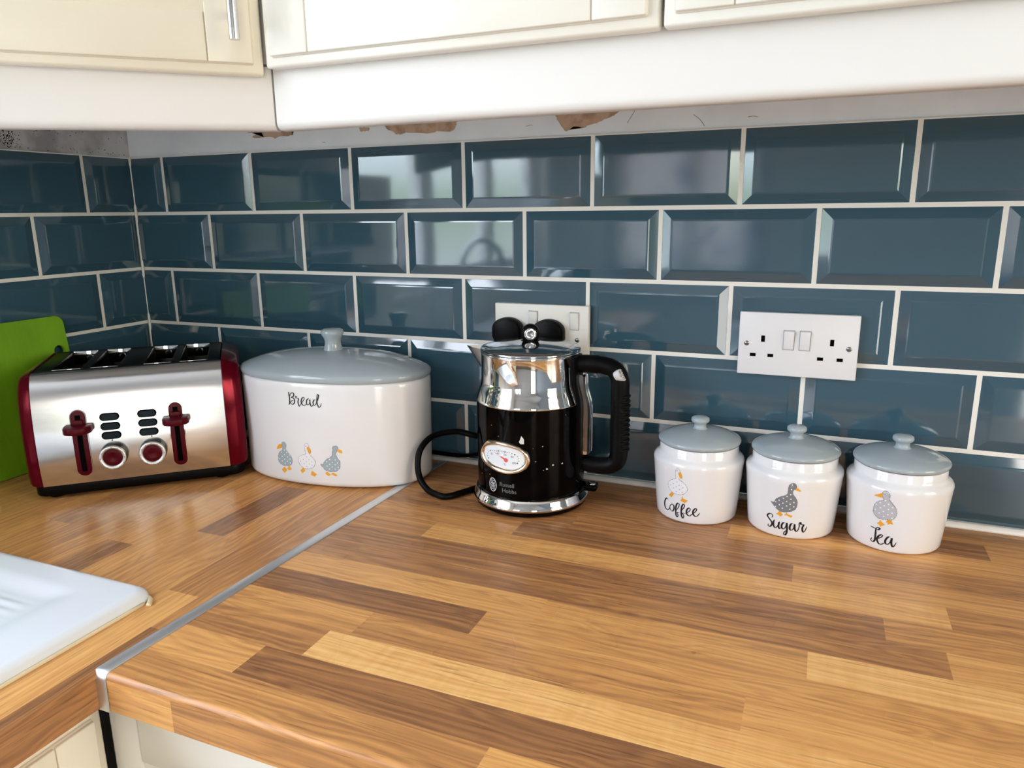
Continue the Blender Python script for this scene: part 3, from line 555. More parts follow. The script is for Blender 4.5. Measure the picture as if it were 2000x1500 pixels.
# ------------------------------------------------------------------ base cabinets
def panel_door(mb, w, h, m, t=.02, stile=.065, rail=.07):
    """door in local xz, front at y=0, back at y=t; moulded edge and frame lines"""
    mb.box(0, w, .003, t, 0, h, m, .003, 2)
    mb.box(.010, w-.010, -.0005, .006, .010, h-.010, m, .0025, 2)              # raised field inside the moulded edge
    for x0, x1, z0, z1 in ((.0112, stile, .0112, h-.0112), (w-stile, w-.0112, .0112, h-.0112), (stile+.0012, w-stile-.0012, .0112, rail), (stile+.0012, w-stile-.0012, h-rail, h-.0112)):
        mb.box(x0, x1, -.0035, .004, z0, z1, m, .0012, 2)
    mb.box(stile+.010, w-stile-.010, -.0020, .004, rail+.010, h-rail-.010, m, .004, 2)
c = empty('base_cabinet', (.592, -.600, .10)); tag(c, 'ivory base cabinet under the long worktop, right of the black gap', 'base cabinet')
b = MB(); b.box(.016, .62, .006, .56, 0, W-.105-.04, 'carcass'); b.box(.014, .62, .001, .006, 0, W-.105-.04, 'carcass'); b.build('body', c)
b = MB(); b.T = Matrix.Translation((-.003, -.022, .0)); panel_door(b, .60, W-.10-.046, 'cream2', stile=.047, rail=.06); b.build('door', c)
c2 = empty('base_cabinet', (.581, -.632, .10)); tag(c2, 'cream base cabinet below the sink, left of the black gap', 'base cabinet')
b = MB(); b.box(-.56, -.008, -.60, -.002, 0, W-.325, 'carcass'); b.build('body', c2)
b = MB(); b.T = Matrix.Rotation(math.pi/2, 4, 'Z') @ Matrix.Translation((-.60, -.020, 0)); panel_door(b, .60, W-.10-.046, 'cream', stile=.05, rail=.06); b.build('door', c2)
# ------------------------------------------------------------------ wall cabinets and pelmets
ZB = W + .575
A43 = math.radians(43)
U43 = Vector((math.cos(A43), math.sin(A43), 0)); N43 = Vector((math.sin(A43), -math.cos(A43), 0))
c = empty('wall_cabinet', (.61, -.305, ZB)); tag(c, 'ivory wall cabinet with two doors above the kettle and canisters', 'wall cabinet')
b = MB(); b.box(-.004, 1.69, 0, .303, .012, .72, 'carcass'); b.build('body', c)
for k, (x0, x1) in enumerate(((.6035, 1.0505), (1.0545, 1.53), (1.534, 2.0))):
    if k < 2 or True:
        b = MB(); b.T = Matrix.Translation((x0-.61, -.0245, -.0075)); panel_door(b, x1-x0, .72, 'cream2', stile=.062, rail=.30 if False else .075); b.build('door', c)
jx, jy = .595, -.306
P0 = U43*(.2263-.42) + N43*.6295
c = empty('corner_wall_cabinet', (U43*-.19 + N43*.6275 + Vector((0, 0, ZB))), A43)
tag(c, 'cream corner wall cabinet with a diagonal door above the toaster', 'wall cabinet')
b = MB(); R43 = Matrix.Rotation(-A43, 4, 'Z')
org = Vector(c.location); pts = [(.004, -.004), (.59, -.004), (.59, -.308), (U43*-.19 + N43*.6265)[:2], (.004, -.60)]
pl_ = []
for x, y in pts:
    q = R43 @ (Vector((x, y, ZB)) - org); pl_.append((q.x, q.y))
b.prism(pl_[::-1], .001, .70, 'carcass'); b.build('body', c)
b = MB(); b.T = Matrix.Translation((.4065-.52, -.0225, -.0145)); panel_door(b, .52, .715, 'cream', stile=.058, rail=.062); dr = b.build('door', c)
b = MB(); hx = .187 + .19; b.tube([(hx, -.056, .0145), (hx, -.056, .20)], .0055, 'steel', 20)
for z in (.045, .17): b.tube([(hx, -.056, z), (hx, -.0235, z)], .004, 'steel', 12)
h = b.build('handle', dr, autosmooth=40); h['label'] = 'brushed steel bar handle'
def pelmet_profile(t=.018, z0=.5029, z1=.573):
    p = [(0, z1)]
    for k in range(7):
        a = math.pi/2*k/6; p.append((.009 - .009*math.cos(a), z0 + .009 - .009*math.sin(a)))
    return p + [(t, z0), (t, z1)]
b = MB(); pp = pelmet_profile()
b.loft([[(x, jy + d, W + z) for d, z in pp] for x in (jx + .0012, 2.3)], 'pelmet', cap0=True, cap1=True)
o = b.build('pelmet_board', autosmooth=35); tag(o, 'long white pelmet board under the straight wall cabinet', 'pelmet')
b = MB(); rings = []
for uu, dz in ((-.19, -.0065), (.2263, 0)):
    q = U43*uu + N43*.6295
    ring = []
    for d, z in pp:
        e = q - N43*d
        if uu > 0: e = e + U43*(-.0012 + d*math.tan(math.radians(23)))
        ring.append((e.x, e.y, W + z + (dz if z < .56 else 0)))
    rings.append(ring)
b.loft(rings, 'pelmet', cap0=True, cap1=True)
o = b.build('pelmet_board', autosmooth=35); tag(o, 'short white pelmet board under the diagonal corner cabinet', 'pelmet')
o['label'] = 'short cream-white pelmet board under the diagonal corner cabinet'
# ------------------------------------------------------------------ sink and tap
s = empty('ceramic_sink', (.06, -.52, W)); tag(s, 'white ceramic sink with ridged drainer set in the left worktop', 'sink')
SX, SY = .5, 1.0
def sstep(a, c, x): 
    t = min(1, max(0, (x-a)/(c-a))); return t*t*(3-2*t)
def sink_h(x, y):           # x 0..SX, y 0..SY (towards the camera side)
    r = .022
    dx = max(0, r-x, x-(SX-r)); dy = max(0, r-y, y-(SY-r)); d = r - math.hypot(dx, dy) if dx and dy else min(x, SX-x, y, SY-y)
    d = min(d, x, SX-x, y, SY-y)
    if d < 0: return None
    h = .012*math.sqrt(max(0, 1-(1-min(d, .014)/.014)**2))
    e = min(x-.055, SX-.065-x, y-.035, SY-.05-y); k = sstep(0, .03, e)
    h -= .004*k
    if y < .42 and k > .9: h += .0013*(.5+.5*math.sin(2*math.pi*(y-.05)/.0135))*sstep(.03, .045, e)*sstep(.42, .38, y)*sstep(.06, .10, SX-.02-x)
    bx = min(x-.105, SX-.095-x, y-.475, .905-y)
    h -= .15*sstep(0, .022, bx)
    return h
b = MB(); gx = sorted(set([i*.01 for i in range(51)] + [i*.002 for i in range(14)] + [SX-i*.002 for i in range(14)]))
gy = sorted(set([i*.0025 for i in range(170)] + [.425+i*.01 for i in range(58)] + [SY-i*.002 for i in range(12)]))
idx = {}; vs = []; fs = []
def snap(x, y):
    r = .022; cx = min(max(x, r), SX-r); cy = min(max(y, r), SY-r); dx, dy = x-cx, y-cy; L_ = math.hypot(dx, dy)
    if L_ > r: x, y = cx + dx*r/L_, cy + dy*r/L_
    return x, y
for i, x in enumerate(gx):
    for j, y in enumerate(gy):
        a, c_ = snap(x, y); vs.append((a, -c_, (sink_h(a, c_) or 0) + .0004))
n = len(gy)
for i in range(len(gx)-1):
    for j in range(n-1): fs.append((i*n+j, i*n+j+1, (i+1)*n+j+1, (i+1)*n+j)[::-1])
b.add(vs, fs, 'sink', True); b.build('basin', s)
b = MB(); b.tube([(SX+.0008, -.02, .001), (SX+.001, -.3, .001), (SX+.0005, -.98, .001)], .0022, 'yellow_sealant', 8, samp=14); b.tube([(SX-.012, -.0085, .001), (SX-.002, -.010, .001), (SX+.006, -.018, .001), (SX+.008, -.021, .001)], .0028, 'yellow_sealant', 8)
q = b.build('sealant_bead', s); q['label'] = 'yellowed sealant along the edge'
t = empty('mixer_tap', (.105, -1.16, W+.0130)); tag(t, 'chrome swan neck mixer tap at the back of the white sink', 'tap')
b = MB(); b.lathe([(.0, 0), (.026, 0), (.026, .006), (.022, .010), (.021, .07), (.015, .078), (0, .078)], 'chrome', 32); b.build('tap_body', t, autosmooth=40)
b = MB(); b.tube([(0, 0, .07), (0, 0, .20), (.02, 0, .27), (.07, 0, .305), (.125, 0, .285), (.155, 0, .22), (.16, 0, .18)], .011, 'chrome', 20); b.build('spout', t)
b = MB(); b.tube([(0, -.02, .05), (0, -.05, .06), (0, -.10, .085)], .006, 'chrome', 12); b.build('lever', t)
# ------------------------------------------------------------------ chopping board
bd = empty('chopping_board', (.0395, -.187, W+.001)); tag(bd, 'lime green plastic chopping board leaning on the left wall behind the toaster', 'chopping board')
b = MB(); b.T = Matrix.Rotation(math.radians(-6.4), 4, 'Y')
q = MB(); pts = rrect(-.29, 0, 0, .243, .014)
hole = [(-.0175 + .0095*math.cos(2*math.pi*k_/28), .184 + .0095*math.sin(2*math.pi*k_/28)) for k_ in range(28)]
bmm = bmesh.new(); ed = []
for loop in (pts, hole):
    vv = [bmm.verts.new((0, y, z)) for y, z in loop]; ed += [bmm.edges.new((vv[i], vv[(i+1) % len(vv)])) for i in range(len(vv))]
bmesh.ops.triangle_fill(bmm, edges=ed, use_beauty=True); r = bmesh.ops.extrude_face_region(bmm, geom=bmm.faces[:])
for g in r['geom']:
    if isinstance(g, bmesh.types.BMVert): g.co.x = -.007
bmesh.ops.recalc_face_normals(bmm, faces=bmm.faces[:])
bmesh.ops.bevel(bmm, geom=[e for e in bmm.edges if len(e.link_faces) == 2 and e.calc_face_angle(0) > 1.2], offset=.0009, segments=2, affect='EDGES')
b.bm(bmm, 'green', True); b.build('board', bd, autosmooth=50)
# ------------------------------------------------------------------ toaster
TA = math.radians(42.5); TU = Vector((math.cos(TA), math.sin(TA), 0)); TN = Vector((math.sin(TA), -math.cos(TA), 0))
tc0 = Vector((.207, -.2175, 0))
t = empty('toaster', (tc0.x, tc0.y, W), TA); tag(t, 'four slot stainless steel toaster with dark red end panels in the corner', 'toaster')
# local frame: x along the front, -y out of the front; d = distance outwards from the centre
PF = [(.100, .022), (.1045, .050), (.1055, .080), (.1042, .110), (.1008, .138), (.0955, .160), (.0890, .174), (.0810, .183), (.0720, .1865)]
PFB = [(-.090, .1865), (-.0955, .1835), (-.099, .176), (-.100, .16), (-.100, .022)]
def prof_spl(pts, k=6): return [(p.x, p.y) for p in spline([(a, c, 0) for a, c in pts], k)]
FRONT = prof_spl(PF); BACK = prof_spl(PFB)
def front_d(z):
    for (d0, z0), (d1, z1) in zip(FRONT, FRONT[1:]):
        if z0 <= z <= z1: return d0 + (d1-d0)*(z-z0)/max(1e-9, z1-z0)
    return FRONT[-1][0]
ux0, ux1 = -.1265, .1290
b = MB()
for P in (FRONT, BACK):
    b.loft([[(x, -d, z) for d, z in P] for x in (ux0, ux1)], 'steel', closed=False)
b.build('steel_shell', t)
for sx, x0, x1 in ((-1, -.1455, ux0), (1, ux1, .1560)):
    b = MB(); full = FRONT + BACK; rings = []
    for x, k in ((x0, .88), (x0+.0015, .925), (x0+.005, .965), (x0+.010, .99), (x1-.001, 1.012), (x1, 1.0)) if sx < 0 else ((x0, 1.0), (x0+.001, 1.012), (x1-.015, .992), (x1-.007, .968), (x1-.002, .93), (x1, .88)):
        cz = .085; rings.append([(x, -d*k, cz + (z-cz)*k + (.0015 if k > 1 else 0)) for d, z in full] )
    b.loft(rings, 'red', cap0=True, cap1=True); q = b.build('end_panel', t, autosmooth=40); q['label'] = 'glossy dark red end panel'
b = MB(); b.prism(rrect(-.141, .150, -.097, .101, .02), .005, .0225, 'blackplastic', .003); 
for x in (-.115, .115):
    for y in (-.075, .075): b.lathe([(0, 0), (.011, 0), (.013, .007)], 'blackplastic', 20, (x, y, 0))
b.build('base', t)
# slotted black top
ZT = .1865; b = MB()
SL = [(-.102, -.064), (-.052, -.015), (.020, .058), (.070, .109)]; y0, y1 = -.066, .091
b.box(ux0+.001, ux1-.001, -.0725, y0, ZT-.006, ZT+.0008, 'blackplastic', .0006); b.box(ux0+.001, ux1-.001, y1, .0955, ZT-.006, ZT+.0015, 'blackplastic', .001)
xs = [ux0+.001] + [v for p in SL for v in p] + [ux1-.001]
for i in range(0, len(xs), 2): b.box(xs[i], xs[i+1], y0, y1, ZT-.012, ZT+.0010, 'blackplastic', .0008)
b.build('slot_plate', t)
b = MB(); zc = .075
for x0, x1 in SL:
    b.add([(x0, y0, ZT-.004), (x1, y0, ZT-.004), (x1, y1, ZT-.004), (x0, y1, ZT-.004), (x0, y0, zc), (x1, y0, zc), (x1, y1, zc), (x0, y1, zc)], [(4, 5, 6, 7), (0, 4, 7, 3), (1, 2, 6, 5)], 'dark')
    b.add([(x0, y0, ZT+.001), (x1, y0, ZT+.001), (x1, y0, zc), (x0, y0, zc)], [(0, 1, 2, 3)], 'steel')
    b.add([(x0, y1, ZT+.001), (x1, y1, ZT+.001), (x1, y1, zc), (x0, y1, zc)], [(3, 2, 1, 0)], 'steel')
    b.box(x0+.001, x1-.001, y1-.0010, y1+.0010, ZT-.02, ZT+.0016, 'chrome', .0004); b.box(x0+.001, x1-.001, y0-.0010, y0+.0010, ZT-.006, ZT+.0014, 'chrome', .0004)
    for k in range(6):
        yy = y0 + .012 + k*.0145
        b.tube([(x0+.006, yy, ZT-.016), (x0+.007, yy, zc+.004)], .0009, 'steel', 6, samp=2); b.tube([(x1-.006, yy, ZT-.016), (x1-.007, yy, zc+.004)], .0009, 'steel', 6, samp=2)
b.build('bread_slot', t)
def on_front(x, z, off): return (x, -front_d(z) - off, z)
def front_patch(mb, outline, cx, cz, off, m, thick=.0015):
    """a plate that follows the bowed front : outline in (x, z)"""
    P = [(cx+x, cz+z) for x, z in outline]; bmm = bmesh.new(); f = bmm.faces.new([bmm.verts.new((x, z, 0)) for x, z in P])
    bmesh.ops.triangulate(bmm, faces=bmm.faces[:]); z0 = min(p[1] for p in P); z1 = max(p[1] for p in P); k = max(1, int((z1-z0)/.006))
    for i in range(1, k): bmesh.ops.bisect_plane(bmm, geom=bmm.verts[:]+bmm.edges[:]+bmm.faces[:], plane_co=(0, z0+(z1-z0)*i/k, 0), plane_no=(0, 1, 0))
    for fa in bmm.faces:
        fa.normal_update()
        if fa.normal.z < 0: fa.normal_flip()
    for v in bmm.verts: v.co = Vector(on_front(v.co.x, v.co.y, off))
    mb.bm(bmm, m)
    n = len(P); mb.loft([[on_front(x, z, -.001) for x, z in P], [on_front(x, z, off) for x, z in P]], m, smooth=False)
for lx in (-.0695, .0600):
    z0, z1 = .034, .133; hw = .0096
    cap = [(hw*math.cos(math.radians(a)), z1-hw+hw*math.sin(math.radians(a))) for a in range(0, 181, 18)] + [(hw*math.cos(math.radians(a)), z0+hw+hw*math.sin(math.radians(a))) for a in range(180, 361, 18)]
    b = MB(); front_patch(b, [(x*1.12, (z-.0835)*1.02+.0835) for x, z in cap], lx, 0, .0012, 'chrome'); front_patch(b, cap, lx, 0, .0024, 'redplastic')
    q = b.build('lever_slot', t); q['label'] = 'dark red slot trim with a black groove'
    b = MB(); g = .0034; front_patch(b, [(-g, z0+.007), (g, z0+.007), (g, z1-.007), (-g, z1-.007)], lx, 0, .0030, 'hole'); b.build('groove', q)
    b = MB(); zl = .1075; d0 = front_d(zl)
    for k, (zz, hh) in enumerate(((zl, .0052),)):
        out = []
        for a in range(0, 181, 15): out.append((.0185*math.cos(math.radians(a+180)), -d0 - .013 - .015*math.sin(math.radians(a))))
        out += [(.0185, -d0 - .002), (-.0185, -d0 - .002)]
        b.prism([(lx + x, y) for x, y in out], zz-hh, zz+hh, 'redplastic', .002, 2)
    b.prism([(lx-.0062, -d0-.006), (lx+.0062, -d0-.006), (lx+.0062, -d0+.002), (lx-.0062, -d0+.002)], zl, zl+.012, 'redplastic', .001)
    q = b.build('lever', t, autosmooth=45); q['label'] = 'dark red push lever'
for kx in (-.0290, .0240):
    kz = .0615; d = front_d(kz); b = MB(); b.T = Matrix.Translation((kx, -d, kz)) @ Matrix.Rotation(math.pi/2, 4, 'X')
    b.lathe([(.0, -.002), (.0188, -.002), (.0188, .004), (.0180, .013), (.0, .013)], 'blackplastic', 48)
    q = b.build('knob', t, autosmooth=40); q['label'] = 'round browning knob with red centre'
    b = MB(); b.T = Matrix.Translation((kx, -d, kz)) @ Matrix.Rotation(math.pi/2, 4, 'X')
    b.lathe([(.0180, .012), (.0183, .0150), (.0172, .0168), (.0145, .0165), (.0128, .0140)], 'alu', 48)
    for k in range(12):
        a = 2*math.pi*k/12; b.lathe([(0, .0173), (.0006, .0172)], 'hole', 6, (.0160*math.cos(a), .0160*math.sin(a), 0))
    b.build('knob_ring', q)
    b = MB(); b.T = Matrix.Translation((kx, -d, kz)) @ Matrix.Rotation(math.pi/2, 4, 'X')
    b.lathe([(.0130, .0135), (.0115, .0150), (.006, .0136), (0, .0130)], 'redplastic', 40); b.build('knob_cap', q)
    b = MB(); front_patch(b, [(-.0012, -.001), (.0012, -.001), (0, .0012)], kx, .0845, .0006, 'hole'); b.build('pointer_mark', t)
for bx_ in (-.0290, .0210):
    for bz in (.1195, .1055, .0917):
        w2, h2 = .0122, .0050; o_ = [(w2-h2+h2*math.cos(math.radians(a)), h2*math.sin(math.radians(a))) for a in range(-90, 91, 18)] + [(-(w2-h2)+h2*math.cos(math.radians(a)), h2*math.sin(math.radians(a))) for a in range(90, 271, 18)]
        b = MB(); front_patch(b, [(x*1.08, z*1.14) for x, z in o_], bx_, bz, .0006, 'hole'); front_patch(b, [(x*.94, z*.88) for x, z in o_], bx_, bz, .0026, 'slate'); b.build('button', t)
# ------------------------------------------------------------------ bread bin
BY = .1; bb = empty('bread_bin', (.5044, -.1025, W+.0009), BY); tag(bb, 'large oval white bread bin with grey lid, lettered Bread above three ducks', 'bread bin')
BN = 2.2
def oval(a, c, z, n=128):
    out = []
    for k in range(n):
        t = 2*math.pi*k/n; cx, sx = math.cos(t), math.sin(t)
        out.append((math.copysign(a*abs(cx)**(2/BN), cx), math.copysign(c*abs(sx)**(2/BN), sx), z))
    return out
def bin_ab(z): return .155 + .0035*z/.169, .0868
b = MB(); rings = []
for ins, z in ((.012, .0006), (.005, .0016), (.0015, .0045), (0, .009), (0, .04), (0, .08), (0, .12), (0, .150), (.0003, .158), (.0015, .161), (.004, .1625)):
    a, c = bin_ab(z); rings.append(oval(a-ins, c-ins, z))
b.loft(rings, 'ceramic', cap0=True, cap1=True)
def fbin(s_, z_, off):
    x, z = s_/1000, z_/1000; a, c = bin_ab(z); return Vector((x, -c*(max(0, 1-abs(x/a)**BN))**(1/BN) - off/1000*1.6, z))
for st in BREAD['s']: stroke2d(b, st, fbin, .15, 'ink', 2.1, 1.0)
duck(b, BIN0, fbin, 'duckblue', 'dotwhite', 1.0); duck(b, BIN1, fbin, 'duckwhite', 'dotgrey', .8); duck(b, BIN2, fbin, 'duckblue', 'dotwhite', .9, dash=9)
b.build('pot', bb, autosmooth=50)
b = MB(); rings = []
for k, z in ((.955, .1628), (.998, .1632), (1.004, .1655), (1.006, .169), (.998, .1722), (.97, .1750), (.90, .1795), (.78, .1855), (.62, .1912), (.44, .1952), (.25, .1972), (.09, .1978)): rings.append(oval(.1585*k, .0876*k, z))
b.loft(rings, 'greyglaze', cap0=True, cap1=True); lid = b.build('lid', bb, autosmooth=50); lid['label'] = 'grey glazed lid'
b = MB(); b.lathe([(.0150, .1972), (.0140, .2000), (.0125, .206), (.0122, .211), (.0140, .217), (.0170, .2215), (.0178, .225), (.0168, .2285), (.0125, .2305), (0, .2310)], 'greyglaze', 48); b.build('lid_knob', lid)
# ------------------------------------------------------------------ canisters
def can_r(z): return .0533 + (.0598-.0533)*min(max((z-.004)/.074, 0), 1)
def fcan(s_, z_, off):
    a = s_/56.0 - math.pi/2; r = can_r(z_/1000) + off/1000*1.2; return Vector((r*math.cos(a), r*math.sin(a), z_/1000))
def canister(loc, label, data, fillm, dotm, w, thin):
    c = empty('storage_canister', loc); tag(c, label, 'canister', 'kitchen canisters beside the kettle')
    b = MB(); prof = [(0, .0006), (.050, .0006), (.0522, .0016), (.0533, .004)] + [(can_r(z), z) for z in (.02, .04, .06, .074)]
    prof += [(.0600, .0785), (.0596, .0815), (.0580, .0840), (.0555, .0862), (.0530, .0885), (.0522, .0905), (.0520, .0990), (.0512, .1003), (0, .1003)]
    b.lathe(prof, 'ceramic', 96)
    for st in data['s']: stroke2d(b, st, fcan, .15, 'ink', w, thin)
    duck(b, data, fcan, fillm, dotm, .85 if dotm == 'dotwhite' else .75)
    b.build('pot', c, autosmooth=50)
    b = MB(); b.lathe([(0, .1008), (.050, .1008), (.0535, .1022), (.0545, .1045), (.0543, .1062), (.0530, .1080), (.046, .1118), (.034, .1158), (.021, .1182), (.0095, .1190)], 'greyglaze', 80)
    l = b.build('lid', c, autosmooth=50); l['label'] = 'grey glazed lid'
    b = MB(); b.lathe([(.0105, .1186), (.0085, .1200), (.0078, .1235), (.0085, .1262), (.0112, .1280), (.0122, .1305), (.0115, .1335), (.0085, .1352), (0, .1358)], 'greyglaze', 40); b.build('lid_knob', l)
canister((1.069, -.068, W), 'white canister with grey lid lettered Coffee under a white duck, beside the kettle', COFFEE, 'duckwhite', 'dotgrey', 2.3, 1.0)
canister((1.191, -.068, W), 'white canister with grey lid lettered Sugar under a dark grey duck', SUGAR, 'duckgrey', 'dotwhite', 2.4, .95)
canister((1.313, -.066, W), 'white canister with grey lid lettered Tea under a pale grey duck', TEA, 'duckpale', 'dotwhite', 2.4, .95)
# ------------------------------------------------------------------ kettle
k = empty('electric_kettle', (.838, -.105, W)); tag(k, 'black and chrome retro electric kettle with a temperature dial, in front of the plugged socket', 'kettle')
KR = .0765
b = MB(); b.lathe([(0, .0005), (.076, .0005), (.0795, .003), (.080, .008), (.0795, .010)], 'blackplastic', 80, cap0=False)
base = b.build('base', k)
b = MB(); b.lathe([(.0800, .0085), (.0832, .0095), (.0836, .012), (.0822, .0145), (.0795, .0205), (.0785, .0235), (.076, .0240)], 'chrome', 96); q = b.build('base_ring', base); q['label'] = 'polished chrome ring'
b = MB(); b.T = Matrix.Rotation(math.radians(4), 4, 'Z'); b.box(.074, .098, -.010, .010, .022, .031, 'blackgloss', .003, 3); b.lathe([(0, .0322), (.006, .0320), (.0062, .031)], 'chrome', 20, (.090, 0, 0)); q = b.build('switch', base); q['label'] = 'small black on switch at the foot'
def fket(s_, z_, off):
    a = s_/76.5 - math.pi/2; r = KR + off/1000; return Vector((r*math.cos(a), r*math.sin(a), z_/1000))
b = MB(); b.lathe([(.0755, .0242), (.0762, .0255), (KR, .030), (KR, .06), (KR, .10), (KR, .14), (KR, .1500)], 'blackgloss', 96)
fill2d(b, KET['chips'], fket, .12, 'chipw', smooth=0)
for i, c in enumerate(KET['flecks']):
    r0 = (.9, .55, 1.5, 1.4, 1.3, .7, .6, .7, .4, .5, .5, .8)[i % 12]
    b.add([fket(c[0]+r0*math.cos(t)*(1+.5*math.sin(3*t+i)), c[1]+.7*r0*math.sin(t)*(1+.4*math.cos(2*t+i)), .15) for t in [2*math.pi*j/9 for j in range(9)]], [list(range(9))], 'chipw')
# oval emblem and worn lettering under the dial
ec = KET['emblem'][0]; E1, E2 = 6.4, 9.4
stroke2d(b, [(ec[0]+E1*math.cos(t), ec[1]+E2*math.sin(t)) for t in [2*math.pi*j/24 for j in range(24)]], fket, .15, 'silverprint', 1.2, closed=True)
for dx, dz, rx, rz in ((-1.6, 4.6, 1.7, 2.0), (1.8, 4.6, 1.7, 2.0), (-2.4, 0, 1.6, 1.9), (2.6, 0, 1.5, 1.9), (0, 0, 1.3, 1.6), (-1.6, -4.6, 1.6, 2.0), (1.8, -4.6, 1.6, 2.0)):
    stroke2d(b, [(ec[0]+dx+rx*math.cos(t), ec[1]+dz+rz*math.sin(t)) for t in [2*math.pi*j/10 for j in range(10)]], fket, .15, 'silverprint', .75, closed=True)
def lettering(mb, text, s0, z0, size, f, m, off=.14, keep=None, squash=1.0):
    cu = bpy.data.curves.new('t', 'FONT'); cu.body = text; cu.size = size; ob = bpy.data.objects.new('t', cu); COL.objects.link(ob)
    bpy.context.view_layer.update(); me = bpy.data.meshes.new_from_object(ob.evaluated_get(bpy.context.evaluated_depsgraph_get()))
    bm_ = bmesh.new(); bm_.from_mesh(me)
    for v in bm_.verts: v.co = f(s0 + v.co.x*squash, z0 + v.co.y, off)
    mb.bm(bm_, m); bpy.data.objects.remove(ob); bpy.data.curves.remove(cu)
lettering(b, 'Russell', -17.5, 42.0, 8.2, fket, 'wornprint'); lettering(b, 'Hobbs', -13.5, 33.6, 8.2, fket, 'wornprint')
b.build('body', k, autosmooth=50)
b = MB(); b.lathe([(KR, .1500), (.0772, .1505), (.0772, .1520), (.0762, .1545), (.0745, .1605), (.0722, .1670), (.0700, .1730), (.0690, .1790), (.0688, .2000), (.0690, .2150), (.0700, .2180), (.0692, .2195), (.066, .2200)], 'chrome', 112); q = b.build('collar', k, autosmooth=60); q['label'] = 'polished chrome upper body'
b = MB()
def spout_pt(w, r, z): return Vector((-r, w, z))
for_ = [(.0225, .060, .2190), (.0, .1000, .2200), (-.0225, .060, .2190)]
rows = []
for f_ in (0, .35, .7, 1.0):
    wz = .0225*(1-f_*.8); rr_ = .0985*(1-f_) + .070*f_; z = .2195 - .040*f_
    rows.append([(-.062, wz, z), (-(.062+(rr_-.062)*.55), wz*.62, z), (-rr_, 0, z), (-(.062+(rr_-.062)*.55), -wz*.62, z), (-.062, -wz, z)])
b.loft(rows, 'chrome', closed=False); b.T = None
q = b.build('spout', k, autosmooth=70)
b = MB(); b.lathe([(.0698, .2196), (.0700, .2215), (.0685, .2232), (.060, .2262), (.045, .2292), (.028, .2312), (.0, .2325)], 'chrome_lid', 96); lid = b.build('lid', k, autosmooth=50)
KA = math.radians(-69)                                     # the knob's bright cap looks towards the room
b = MB(); b.lathe([(.015, .2312), (.011, .2330), (.0085, .2345)], 'blackplastic', 32)
b.T = Matrix.Translation((0, 0, .2420)) @ Matrix.Rotation(KA, 4, 'Z') @ Matrix.Rotation(math.pi/2, 4, 'Y')
b.lathe([(0, -.011), (.009, -.011), (.0122, -.008), (.0132, -.002), (.0132, .006), (.0124, .009), (.0104, .0105), (.0086, .0105), (.0082, .0095)], 'blackplastic', 40); q = b.build('lid_knob', lid, autosmooth=50)
b = MB(); b.T = Matrix.Translation((0, 0, .2420)) @ Matrix.Rotation(KA, 4, 'Z') @ Matrix.Rotation(math.pi/2, 4, 'Y'); b.lathe([(.0084, .0098), (.0078, .0104), (.004, .0094), (0, .0084)], 'chrome', 32)
q2 = b.build('knob_cap', lid); q2['label'] = 'chrome cap'
# handle
b = MB(); hz = [(.066, 0, .2035), (.085, 0, .2045), (.105, 0, .2040), (.121, 0, .1985), (.1285, 0, .185), (.129, 0, .165), (.129, 0, .115), (.129, 0, .085), (.126, 0, .071), (.116, 0, .0635), (.098, 0, .0615), (.074, 0, .0635)]
b.tube(hz, lambda t_: .0125 if t_ < .15 else .0112 + .0012*math.sin(math.pi*t_), 'blackrib', 20, samp=8); hd = b.build('handle', k)
b = MB()
for i in range(12):
    z = .164 - i*.0068; b.tube([(.129-.003, -.0105, z), (.129+.0085, -.0085, z), (.129+.0125, 0, z), (.129+.0085, .0085, z), (.129-.003, .0105, z)], .0021, 'blackrib', 8, samp=5)
b.build('grip_rib', hd)
b = MB(); b.T = Matrix.Translation((.1268, -.0062, .1915)) @ Matrix.Rotation(math.radians(42), 4, 'X') @ Matrix.Rotation(math.radians(58), 4, 'Y') @ Matrix.Diagonal((1.55, 1.15, 1, 1)); 
b.lathe([(0, .0088), (.0055, .0086), (.0062, .0078), (.0062, 0)], 'silverprint', 32)
for i in range(7):
    a = 2*math.pi*i/6; r_ = 0 if i == 6 else .0038
    b.lathe([(.0009, .0090), (.0013, .0090)], 'hole', 10, (r_*math.cos(a), r_*math.sin(a), 0))
q = b.build('emblem', hd); q['label'] = 'round silver emblem on the handle corner'
# black spine and clear level window on the handle side
b = MB(); rings = []
for r, z, w in ((.0775, .052, .019), (.0785, .060, .020), (.0785, .145, .020), (.077, .158, .020), (.0735, .170, .0195), (.0715, .182, .019), (.071, .205, .019), (.070, .2150, .018)):
    rings.append([(r-.010, w, z), (r-.001, w, z), (r+.001, w*.8, z), (r+.001, -w*.8, z), (r-.001, -w, z), (r-.010, -w, z)])
b.loft(rings, 'blackplastic', cap0=True, cap1=True); b.build('spine', k, autosmooth=40)
b = MB(); rings = []
for r, z, w in ((.080, .076, .0095), (.0885, .079, .0105), (.0892, .085, .0105), (.0892, .142, .0105), (.0880, .152, .0105), (.0845, .163, .0100), (.0825, .172, .0098), (.082, .188, .0095), (.080, .190, .0090)):
    rings.append([(r-.010, w, z), (r-.002, w, z), (r, w*.70, z), (r-.0015, w*.42, z), (r, w*.16, z), (r, -w*.16, z), (r-.0015, -w*.42, z), (r, -w*.70, z), (r-.002, -w, z), (r-.010, -w, z)])
b.loft(rings, 'clear', cap0=True, cap1=True); q = b.build('water_window', k, autosmooth=40); q['label'] = 'clear plastic water level window'
